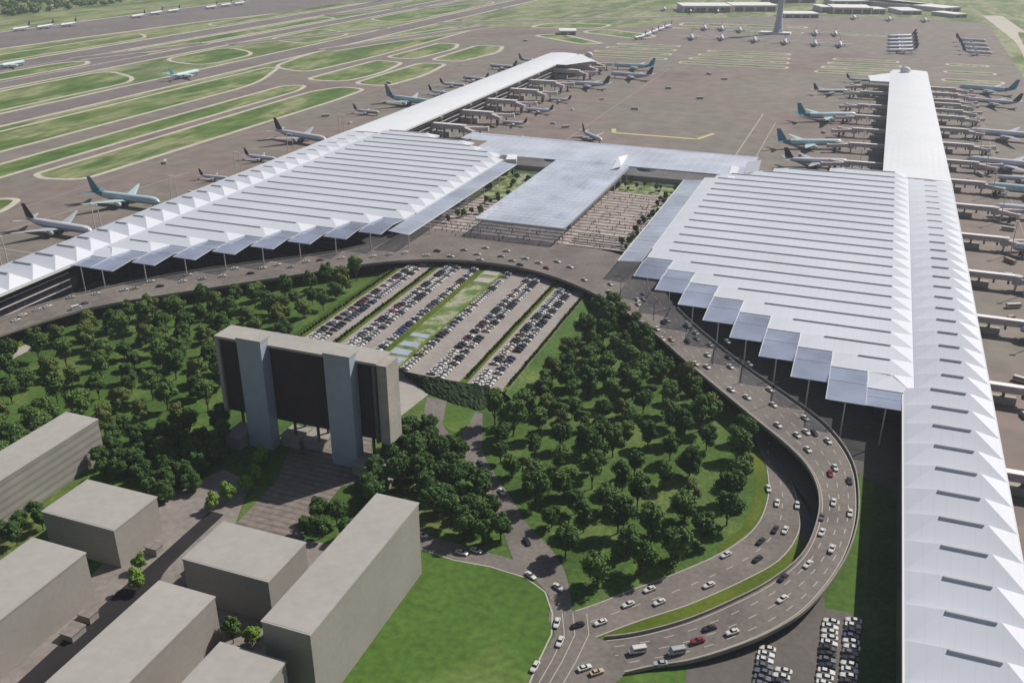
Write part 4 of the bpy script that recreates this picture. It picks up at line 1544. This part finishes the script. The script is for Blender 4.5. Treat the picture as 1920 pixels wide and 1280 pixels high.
def mast(x, y, h, label, grp):
    r = empty('floodlight_mast', (x, y, 0), 0, label, 'floodlight mast', grp)
    b = MB(); b.tube((0, 0, 0), (0, 0, h), .38, .25, n=7); b.build('pole', M['mast'], r)
    b = MB(); b.box(-1.3, 1.3, -.5, .5, h, h + 1.2); b.build('lamp_head', M['hangar'], r)


# ------------------------------------------------------------------ jet bridges
def jet_bridge_proto():
    r = empty('jet_bridge', (0, 0, -500), 0, '', 'jet bridge')
    b = MB(); b.box(0, 34, -1.6, 1.6, 6.2, 9.6); b.build('fixed_walkway', M['bridge'], r)
    b = MB(); b.box(-.2, 34.2, -1.8, 1.8, 9.603, 10.1); b.build('roof', M['bridge_top'], r)
    for k in range(4):
        MB().box(5 + k * 8.6, 6 + k * 8.6, -1.2, 1.2, 3.6, 6.2).build('support', M['concrete_dark'], r)
    MB().box(2, 20, -2.2, 2.2, 0, 3.59).build('ground_room', M['concrete'], r)
    b = MB(); b.tube((36, 0, 4.2), (36, 0, 10), 2.9, n=14); b.build('rotunda', M['bridge'], r)
    b = MB(); b.tube((36, 0, 0), (36, 0, 4.2), .8, n=8); b.build('rotunda_column', M['mast'], r)
    for s, an in ((1, .32), (-1, -.5)):
        b = MB()
        c, s_ = math.cos(an), math.sin(an)
        L = 22 if s > 0 else 17
        def bar(x0, x1, w, z0, z1):
            vs = []
            for z in (z0, z1):
                for (u, v) in ((x0, -w), (x1, -w), (x1, w), (x0, w)):
                    vs.append((36 + u * c - v * s_, u * s_ + v * c, z))
            b.add(vs, [(4, 5, 6, 7), (0, 1, 5, 4), (1, 2, 6, 5), (2, 3, 7, 6), (3, 0, 4, 7), (3, 2, 1, 0)])
        bar(2.5, L * .6, 1.5, 5.2, 8.4)
        bar(L * .55, L, 1.25, 5.0, 8.1)
        bar(L, L + 2.5, 1.9, 4.8, 8.3)
        tn = b.build('telescopic_tunnel', M['bridge'], r)
        b = MB()
        bar(L * .7, L * .75, 1.5, .6, 5.0)
        bar(L * .7 - .8, L * .75 + .8, .5, 0, 1.1)
        b.build('drive_leg', M['dark'], tn)
    return r


JB = jet_bridge_proto()
jn = [0]


def jet_bridge(x, y, rz, sc, label, grp):
    if jn[0] == 0:
        JB.location = (x, y, 0.02); JB.rotation_euler = (0, 0, rz); JB.scale = sc
        JB['label'] = label; JB['group'] = grp
        jn[0] = 1
        return
    dup(JB, (x, y, 0.02), rz, sc, label, grp)


for i, y in enumerate((382, 468, 559, 639, 722, 804, 884, 961, 1039, 1117, 1190, 1232, 1275, 1303, 1352, 1396)):
    jet_bridge(68 if y < 830 else 64, y, 0, (1, 1, 1), 'jet bridge %s from the near end on the outer right side of the right pier' % nth(i + 1), 'jet bridges outside the right pier')
    if i < 11:
        mast(68 + 40, y - 8, 24, 'slender pale floodlight mast beside the %s jet bridge outside the right pier' % nth(i + 1), 'masts outside the right pier')
for i, y in enumerate((923, 1005, 1081, 1158, 1231, 1330, 1385)):
    jet_bridge(23, y, math.pi, (1, 1, 1), 'jet bridge %s from the near end on the inner side of the right pier' % nth(i + 1), 'jet bridges inside the right pier')
    if i < 5: mast(-2, y + 14, 18, 'short mast beside the %s inner jet bridge of the right pier' % nth(i + 1), 'masts inside the right pier')
for i, y in enumerate((929, 1008, 1087, 1166, 1241, 1350, 1400, 1440)):
    jet_bridge(-446, y, 0, (1.05, 1.5, 1.35), 'boxy jet bridge %s from the near end on the right side of the left pier' % nth(i + 1), 'jet bridges of the left pier')
    if i < 5:
        mast(-424, y - 22, 24, 'white mast beside the %s jet bridge of the left pier' % nth(i + 1), 'masts of the left pier')

# ------------------------------------------------------------------ aircraft
def plane_proto(livery, size):
    wide = size == 'wide'
    Lh = 32.0 if wide else 19.0
    R_ = 3.1 if wide else 2.0
    zc = 6.2 if wide else 4.0
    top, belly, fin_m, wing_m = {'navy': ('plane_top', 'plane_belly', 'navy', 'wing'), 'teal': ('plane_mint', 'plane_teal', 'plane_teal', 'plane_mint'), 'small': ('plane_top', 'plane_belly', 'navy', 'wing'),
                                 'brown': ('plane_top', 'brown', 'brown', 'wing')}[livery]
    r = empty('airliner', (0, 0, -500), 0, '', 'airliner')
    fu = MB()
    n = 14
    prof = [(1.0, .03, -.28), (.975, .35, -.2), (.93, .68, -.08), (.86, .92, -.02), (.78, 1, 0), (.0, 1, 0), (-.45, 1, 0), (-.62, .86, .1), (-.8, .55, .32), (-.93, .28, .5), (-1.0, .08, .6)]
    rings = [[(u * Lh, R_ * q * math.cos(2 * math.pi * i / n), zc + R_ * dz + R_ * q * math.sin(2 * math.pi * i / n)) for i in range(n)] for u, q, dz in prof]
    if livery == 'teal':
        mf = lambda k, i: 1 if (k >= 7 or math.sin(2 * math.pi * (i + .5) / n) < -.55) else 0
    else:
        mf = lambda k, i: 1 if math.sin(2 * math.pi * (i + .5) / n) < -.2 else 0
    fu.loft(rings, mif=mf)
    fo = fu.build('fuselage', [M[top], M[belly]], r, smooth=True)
    b = MB()
    for s in (-1, 1):
        b.quad((Lh * .955, s * R_ * .1, zc + R_ * .36), (Lh * .93, s * R_ * .52, zc + R_ * .32), (Lh * .90, s * R_ * .5, zc + R_ * .62), (Lh * .915, s * R_ * .08, zc + R_ * .66))
    b.build('cockpit_window', M['window'], fo)
    span = (30 if wide else 17)
    for s in (-1, 1):
        b = MB()
        ch0, ch1 = (12.5, 2.2) if wide else (6.6, 1.4)
        sw = span * .62
        rings = []
        for (t, th) in ((0, 1.1), (.35, .6), (1, .2)):
            ch = ch0 + (ch1 - ch0) * (t if t < 1 else 1) * (1.25 if 0 < t < 1 else 1)
            xl = Lh * .20 - sw * t
            y = s * (R_ * .6 + (span - R_ * .6) * t)
            z = zc - R_ * .45 + t * span * .09
            rings.append([(xl, y, z), (xl - ch * .3, y, z + th / 2), (xl - ch, y, z), (xl - ch * .4, y, z - th / 2)])
        b.loft(rings)
        w = b.build('wing', M[wing_m], r)
        for ex in ([.33] if True else []):
            b = MB()
            y = s * span * ex
            xe = Lh * .20 - sw * ex + (3.2 if wide else 1.8)
            er = 1.65 if wide else 1.1
            ze = zc - R_ * .45 - er * .75
            rr_ = [[(xe - u, y + er * q * math.cos(2 * math.pi * i / 12), ze + er * q * math.sin(2 * math.pi * i / 12)) for i in range(12)] for u, q in ((0, .86), (er * .4, 1), (er * 1.8, .98), (er * 2.9, .6), (er * 3.3, .35))]
            b.loft(rr_)
            b.build('engine', M['engine'] if livery != 'teal' else M['plane_mint'], w, smooth=True)
    for s in (-1, 1):
        b = MB()
        sp = span * .36
        rings = []
        for t in (0, 1):
            ch = (6.2 if wide else 3.6) * (1 - .6 * t)
            xl = -Lh * .80 - sp * .6 * t
            y = s * (R_ * .3 + sp * t)
            z = zc + R_ * .45 + t * sp * .08
            rings.append([(xl, y, z), (xl - ch * .3, y, z + .25), (xl - ch, y, z), (xl - ch * .4, y, z - .2)])
        b.loft(rings)
        b.build('tailplane', M[wing_m if livery != 'teal' else 'plane_teal'], r)
    b = MB()
    h = 10.5 if wide else 6.6
    rings = []
    for t in (0, 1):
        ch = (9.0 if wide else 5.4) * (1 - .58 * t)
        xl = -Lh * .72 - h * .72 * t
        z = zc + R_ * .8 + h * t
        rings.append([(xl, 0, z), (xl - ch * .35, .35 * (1 - .5 * t), z), (xl - ch, 0, z), (xl - ch * .35, -.35 * (1 - .5 * t), z)])
    b.loft(rings)
    b.build('tail_fin', M[fin_m], r)
    for (gx, gy) in ((Lh * .78, 0), (-Lh * .02, R_ * .9), (-Lh * .02, -R_ * .9)):
        b = MB()
        wr = .75 if wide else .5
        b.tube((gx, gy, wr), (gx, gy, zc - R_ * .7), .25, n=6)
        for dy in (-.6, .6):
            b.tube((gx, gy + dy - .25, wr), (gx, gy + dy + .25, wr), wr, n=10)
        b.build('landing_gear', M['dark'], r)
    r['half'] = Lh
    r['used'] = 0
    return r


PP = {}


def plane(tail, nose, livery, size, label, grp, z=None, scl=None):
    k = (livery, size)
    if k not in PP: PP[k] = plane_proto(*k)
    p = PP[k]
    zz = 6.0 if size == 'wide' else 4.0
    T, N = at(*tail, zz + 1), at(*nose, zz)
    d = Vector((N.x - T.x, N.y - T.y))
    s = d.length / (2 * p['half'])
    s = max(.75, min(1.22, s)) if scl is None else scl
    u = d.normalized()
    c = Vector((N.x, N.y)) - u * p['half'] * s
    loc = (c.x, c.y, 0.15 if z is None else z)
    rz = math.atan2(u.y, u.x)
    if not p['used']:
        p['used'] = 1
        p.location = loc; p.rotation_euler = (0, 0, rz); p.scale = (s,) * 3
        p['label'] = label; p['group'] = grp
        return p
    return dup(p, loc, rz, s, label, grp)


LA = 'airliners parked along the left terminal'
plane((50, 412), (173, 434), 'navy', 'wide', 'large white airliner with navy tail, nearest at the left edge of the photo', LA)
plane((172, 362), (300, 380), 'teal', 'wide', 'large teal-tailed airliner second from the left along the left terminal', LA)
plane((375, 326), (428, 333), 'small', 'narrow', 'small dark-tailed jet third along the left terminal, after the teal one', LA)
plane((460, 290), (518, 298), 'small', 'narrow', 'small dark-tailed jet just before the large navy-tailed airliner', LA)
plane((518, 247), (612, 264), 'navy', 'wide', 'large white airliner with navy tail at the middle of the left terminal edge', LA)
plane((664, 205), (711, 211), 'brown', 'narrow', 'small jet with dark tail where the left pier begins', LA)
plane((725, 182), (812, 195), 'teal', 'wide', 'large teal-tailed airliner outside the left pier', LA)
plane((805, 170), (848, 177), 'small', 'narrow', 'small jet outside the left pier next to the teal-tailed airliner', LA)
plane((826, 156), (872, 160), 'brown', 'narrow', 'small pinkish jet outside the left pier, second past the teal-tailed one', LA)
plane((915, 150), (868, 146), 'brown', 'narrow', 'small jet outside the left pier with its nose pointing left', LA)
plane((975, 127), (918, 124), 'brown', 'narrow', 'narrow brown-bellied jet near the far end of the left pier', LA)
plane((968, 112), (1022, 117), 'teal', 'narrow', 'narrow teal jet last along the outer side of the left pier', LA)
LB = 'airliners on the right side of the left pier'
plane((987, 230), (941, 227), 'small', 'narrow', 'small jet nearest the glass hall beside the left pier', LB)
plane((1036, 207), (986, 204), 'small', 'narrow', 'small jet second from the glass hall beside the left pier', LB)
plane((1070, 186), (1029, 184), 'small', 'narrow', 'small jet third from the glass hall beside the left pier', LB)
plane((1141, 158), (1062, 155), 'navy', 'wide', 'large navy-tailed airliner fourth beside the left pier', LB)
plane((1222, 142), (1145, 138), 'navy', 'wide', 'large navy-tailed airliner near the far end of the left pier', LB)
plane((1226, 124), (1150, 122), 'teal', 'wide', 'large teal airliner farthest beside the left pier', LB)
plane((1090, 246), (1128, 264), 'navy', 'narrow', 'white jet taxiing on the apron behind the glass hall roof', 'taxiing aircraft', scl=1.15)
plane((318, 144), (373, 133), 'teal', 'wide', 'teal and white airliner rolling along the runway', 'taxiing aircraft', z=.3, scl=1.0)
plane((12, 120), (46, 115), 'teal', 'wide', 'pale airliner at the left edge on the far runway', 'taxiing aircraft', z=.3, scl=.9)
RC = 'airliners on the inner side of the right pier'
plane((1472, 298), (1592, 303), 'navy', 'wide', 'large navy-tailed airliner nearest on the inner side of the right pier', RC)
plane((1458, 266), (1582, 268), 'teal', 'wide', 'large teal-tailed airliner overlapping behind the nearest navy-tailed one', RC)
plane((1496, 217), (1608, 217), 'teal', 'wide', 'large teal-tailed airliner third on the inner side of the right pier', RC)
plane((1520, 171), (1590, 172), 'brown', 'narrow', 'brown-bellied jet fourth on the inner side of the right pier', RC, scl=1.22)
plane((1588, 147), (1636, 151), 'brown', 'narrow', 'small brown jet at the far inner corner of the right pier', RC)
RD = 'airliners outside the right pier'
plane((1905, 170), (1798, 163), 'teal', 'wide', 'teal-tailed airliner farthest outside the right pier', RD)
plane((1912, 193), (1812, 186), 'navy', 'wide', 'navy-tailed airliner second farthest outside the right pier', RD)
plane((1945, 256), (1812, 247), 'navy', 'wide', 'airliner third farthest outside the right pier, tail cut by the frame', RD, scl=1.15)
plane((1950, 312), (1810, 300), 'navy', 'wide', 'large airliner beside the seventh jet bridge outside the right pier', RD, scl=1.15)
plane((1990, 362), (1846, 350), 'teal', 'wide', 'teal airliner beside the sixth jet bridge, tail out of frame', RD, scl=1.15)
plane((1995, 338), (1870, 333), 'small', 'narrow', 'small jet squeezed between two large airliners outside the right pier', RD, scl=1.1)
plane((2010, 402), (1860, 390), 'navy', 'wide', 'airliner nose above the pale mast row outside the right pier', RD, scl=1.15)
plane((2050, 475), (1898, 464), 'navy', 'wide', 'airliner nose at the right edge above the fourth jet bridge', RD, scl=1.1)
plane((2080, 545), (1905, 527), 'teal', 'wide', 'airliner nose at the right edge level with the third jet bridge', RD, scl=1.15)
plane((2120, 640), (1912, 618), 'navy', 'wide', 'airliner nose at the right edge level with the second jet bridge', RD, scl=1.15)
RE = 'airliners on the distant stands'
for i in range(5):
    y = 66 + i * 6.6
    plane((1716 + i, y), (1664 - i * .5, y + 2.5), 'navy', 'wide', 'dark-tailed airliner, %s from the back in the stack of five pointing left' % nth(i + 1), RE)
for i in range(4):
    y = 72 + i * 7.5
    plane((1793 + i * 5, y), (1850 + i * 4, y + 4), 'navy', 'wide', 'dark-tailed airliner, %s from the back in the stack of four pointing right' % nth(i + 1), RE)
for i in range(5):
    plane((1222 + i * 13, 62 - i * 5), (1190 + i * 13, 70 - i * 5), 'navy' if i % 2 else 'brown', 'wide', 'purplish airliner, %s from the left in the diagonal remote row' % nth(i + 1), RE, scl=.75)
for i, (px, py) in enumerate(((38, 52), (84, 48), (128, 44), (262, 28), (297, 22), (330, 18), (402, 11), (430, 7), (456, 4))):
    plane((px + 17, py - 3), (px - 16, py + 3), 'navy', 'wide', 'tiny dark-tailed airliner, %s from the left on the remote top left apron' % nth(i + 1), RE, scl=.85)
for i, (px, py) in enumerate(((1298, 72), (1354, 73), (1322, 54), (1354, 55), (1388, 58), (1416, 77), (1473, 81), (1529, 84), (1576, 86), (1530, 64), (1567, 65), (1602, 34), (1668, 37), (1735, 39), (1246, 18), (1295, 22), (1346, 22))):
    plane((px - 1.0, py - 7), (px, py + 1), 'small', 'narrow', 'small white jet facing the camera, %s in the rows before the far hangars' % nth(i + 1), 'small jets before the far hangars', scl=1.4)

# service vehicles on the apron
for i, (px, py) in enumerate(((310, 306), (1190, 206), (1312, 186), (1254, 167), (1329, 140), (1358, 150), (985, 78), (1060, 240), (730, 157), (610, 219), (1700, 385), (1838, 330))):
    p = at(px, py)
    place_car('bus', 'white', (p.x, p.y, .05), rnd.uniform(0, 3), 'white service bus out on the apron, %s' % ['by the left grass island', 'right of the taxiing jet', 'in the middle of the central apron', 'left of the central apron centre', 'upper one of a pair near the far stands', 'lower one of a pair near the far stands', 'by the remote taxi loops', 'close to the glass hall', 'by the oval grass islands', 'by the middle of the left terminal edge', 'on the pier roof service deck', 'by the right pier masts'][i], 'service buses on the apron') if i != 10 else None

for i, y in enumerate((400, 450, 490, 580, 600, 660, 690, 745, 770, 830, 900, 925, 980, 1050, 1130)):
    place_car('van' if i % 2 else 'bus', 'white' if i % 3 else 'tan', (128 - (i * 37) % 40, y + 6, .05), rnd.uniform(0, 3), 'ground service %s, %s from the near end among the gates right of the right pier' % ('van' if i % 2 else 'bus', nth(i + 1)), 'service vehicles at the right pier gates')
for i, (x, y) in enumerate(((-520, 420), (-530, 500), (-515, 560), (-540, 640), (-520, 700), (-536, 790), (-525, 880), (-560, 950), (-40, 930), (-30, 1010), (-45, 1090), (-350, 950), (-340, 1030), (-345, 1120), (-330, 1200))):
    place_car('van', 'white', (x, y, .05), rnd.uniform(0, 3), 'small white service van, %s along the %s' % (nth(i + 1 if i < 8 else (i - 7 if i < 11 else i - 10)), 'left terminal apron' if i < 8 else ('inner stands of the right pier' if i < 11 else 'inner stands of the left pier')), 'service vans by the stands')
lnq = MB()
for y in range(460, 1500, 82):
    line(lnq, [(-650, y), (-500, y + 4)], .9, .1)
for y in range(880, 1460, 82):
    line(lnq, [(-430, y - 30), (-320, y - 28)], .9, .1)
    line(lnq, [(-90, y), (10, y + 1)], .9, .1)
line(lnq, [(-300, 900), (-305, 1500)], 1.4, .1)
line(lnq, [(-642, 380), (-645, 1500)], 1.4, .1)
line(lnq, [(120, 150), (125, 1500)], .9, .1)
struct('stand_lines', lnq, M['shoulder_faint'])

# ------------------------------------------------------------------ control tower and far buildings
p = at(1458, 64)
ct = empty('control_tower', (p.x, p.y, 0), 0, 'tall grey control tower rising out of the top of the photo', 'control tower')
b = MB()
n = 18
b.loft([[(q * math.cos(2 * math.pi * i / n), q * math.sin(2 * math.pi * i / n), z) for i in range(n)] for q, z in ((11, 0), (9, 12), (6.0, 30), (5.6, 95), (9, 104))])
b.build('shaft', M['tower'], ct, smooth=True)
b = MB()
b.loft([[(q * math.cos(2 * math.pi * i / n), q * math.sin(2 * math.pi * i / n), z) for i in range(n)] for q, z in ((10, 104.1), (13, 108), (13.5, 111))])
b.build('cab_floor', M['tower'], ct)
b = MB()
b.loft([[(q * math.cos(2 * math.pi * i / n), q * math.sin(2 * math.pi * i / n), z) for i in range(n)] for q, z in ((12, 111.1), (13.5, 116))])
b.build('cab_window', M['window'], ct)
b = MB()
b.loft([[(q * math.cos(2 * math.pi * i / n), q * math.sin(2 * math.pi * i / n), z) for i in range(n)] for q, z in ((14, 116.1), (14, 117), (6, 119))])
b.build('cab_roof', M['hangar'], ct)
b = MB()
b.box(-34, 26, -14, 10, 0, 4)
b.build('podium', M['hangar'], ct)


def hangar(pl, pr, depth, h, label, grp, doors=4):
    A, B_ = at(*pl), at(*pr)
    h *= .62
    depth *= 1.5
    w = (B_ - A).length
    an = math.atan2(B_.y - A.y, B_.x - A.x)
    r = empty('hangar', (A.x, A.y, 0), an, label, 'hangar', grp)
    b = MB(); b.box(0, w, 0, depth, 0, h); b.build('wall', M['hangar_wall'], r)
    b = MB(); b.box(-1.5, w + 1.5, -1.5, depth + 1.5, h + .01, h + 2.2); b.build('roof', M['hangar'], r)
    for k in range(doors):
        b = MB(); x0 = w * (k + .12) / doors
        b.box(x0, x0 + w * .76 / doors, -.5, -.05, 0, h * .8); b.build('door', M['concrete_dark'], r)
    for k in (0.0, .97):
        b = MB(); b.box(w * k, w * k + w * .03, -1.4, -.55, 0, h); b.build('door_pier', M['hangar'], r)


HG = 'large hangars along the far edge of the apron'
hangar((1280, 24), (1371, 24), 60, 22, 'wide white-roofed hangar left of the control tower, far left one', HG)
hangar((1375, 22), (1456, 22), 60, 20, 'wide white-roofed hangar just left of the control tower', HG)
hangar((1470, 34), (1535, 34), 40, 12, 'low grey shed right behind the control tower', HG)
hangar((1540, 24), (1556, 24), 50, 18, 'small white hangar block right of the control tower', HG, 1)
hangar((1562, 26), (1634, 27), 60, 20, 'wide white-roofed hangar right of the control tower', HG)
hangar((1636, 27), (1660, 27), 40, 16, 'short hangar joined to the right of the wide one', HG, 2)
hangar((1690, 28), (1728, 28), 60, 12, 'grey warehouse with white front near the top right', HG, 2)
hangar((1706, 18), (1748, 16), 200, 14, 'long white-roofed warehouse running back at top right', HG, 2)
hangar((1768, 24), (1800, 22), 220, 14, 'long white-roofed warehouse second from right', HG, 2)
hangar((1790, 34), (1812, 33), 50, 10, 'low pale building at the right end of the far stands', HG, 2)
hangar((1050, 66), (1080, 66), 26, 10, 'isolated small white hangar beyond the left pier', HG, 2)
hangar((1440, 6), (1530, 6), 50, 16, 'farthest white building behind the control tower', HG, 3)
hangar((1560, 10), (1640, 10), 50, 14, 'farthest white building right of the control tower', HG, 3)
# white pods at the pier ends
for (px, py, lb) in ((1104, 108, 'white rounded pod beside the tip of the left pier'), (1697, 138, 'small white pod on the tip of the right pier')):
    z = 2 if px < 1200 else 20
    p = at(px, py, z)
    r = empty('radome', (p.x, p.y, 0), 0, lb, 'radome')
    b = MB()
    rings = [[(7 * math.cos(ph) * math.cos(2 * math.pi * i / 12), 5 * math.cos(ph) * math.sin(2 * math.pi * i / 12), z + 4 + 5 * math.sin(ph)) for i in range(12)] for ph in (-1.2, -.7, -.2, .3, .8, 1.2, 1.5)]
    b.loft(rings); b.build('dome', M['roof_smooth'], r, smooth=True)
    b = MB(); b.tube((0, 0, 0), (0, 0, z + 1), 3, n=10); b.build('base', M['hangar'], r)

# far trees at the top left edge
rr = random.Random(77)
fw = MB()
for k in range(420):
    x, y = rr.uniform(-2300, -1950), rr.uniform(1700, 2900)
    leaf_blob(fw, x, y, 6, rr.uniform(6, 11), 14, 4, rr, .8)
tag(fw.build('distant_woodland', M['leaf'][1]), 'dark distant woodland at the top left corner', 'woodland', kind='stuff')
# haze over the whole airfield
hz = MB()
hz.box(-7020, 7020, -1220, 8020, -1.2, 226)
hm = bpy.data.materials.new('air_haze')
hm.use_nodes = True
hn = hm.node_tree
hn.nodes.remove(hn.nodes['Principled BSDF'])
pv = hn.nodes.new('ShaderNodeVolumePrincipled')
pv.inputs['Color'].default_value = (.86, .9, 1, 1)
pv.inputs['Density'].default_value = 0.00008
pv.inputs['Anisotropy'].default_value = .2
hn.links.new(pv.outputs[0], hn.nodes['Material Output'].inputs['Volume'])
tag(hz.build('haze', hm), kind='stuff')
for o in bpy.data.objects:
    if 'used' in o: del o['used']
    if 'half' in o: del o['half']
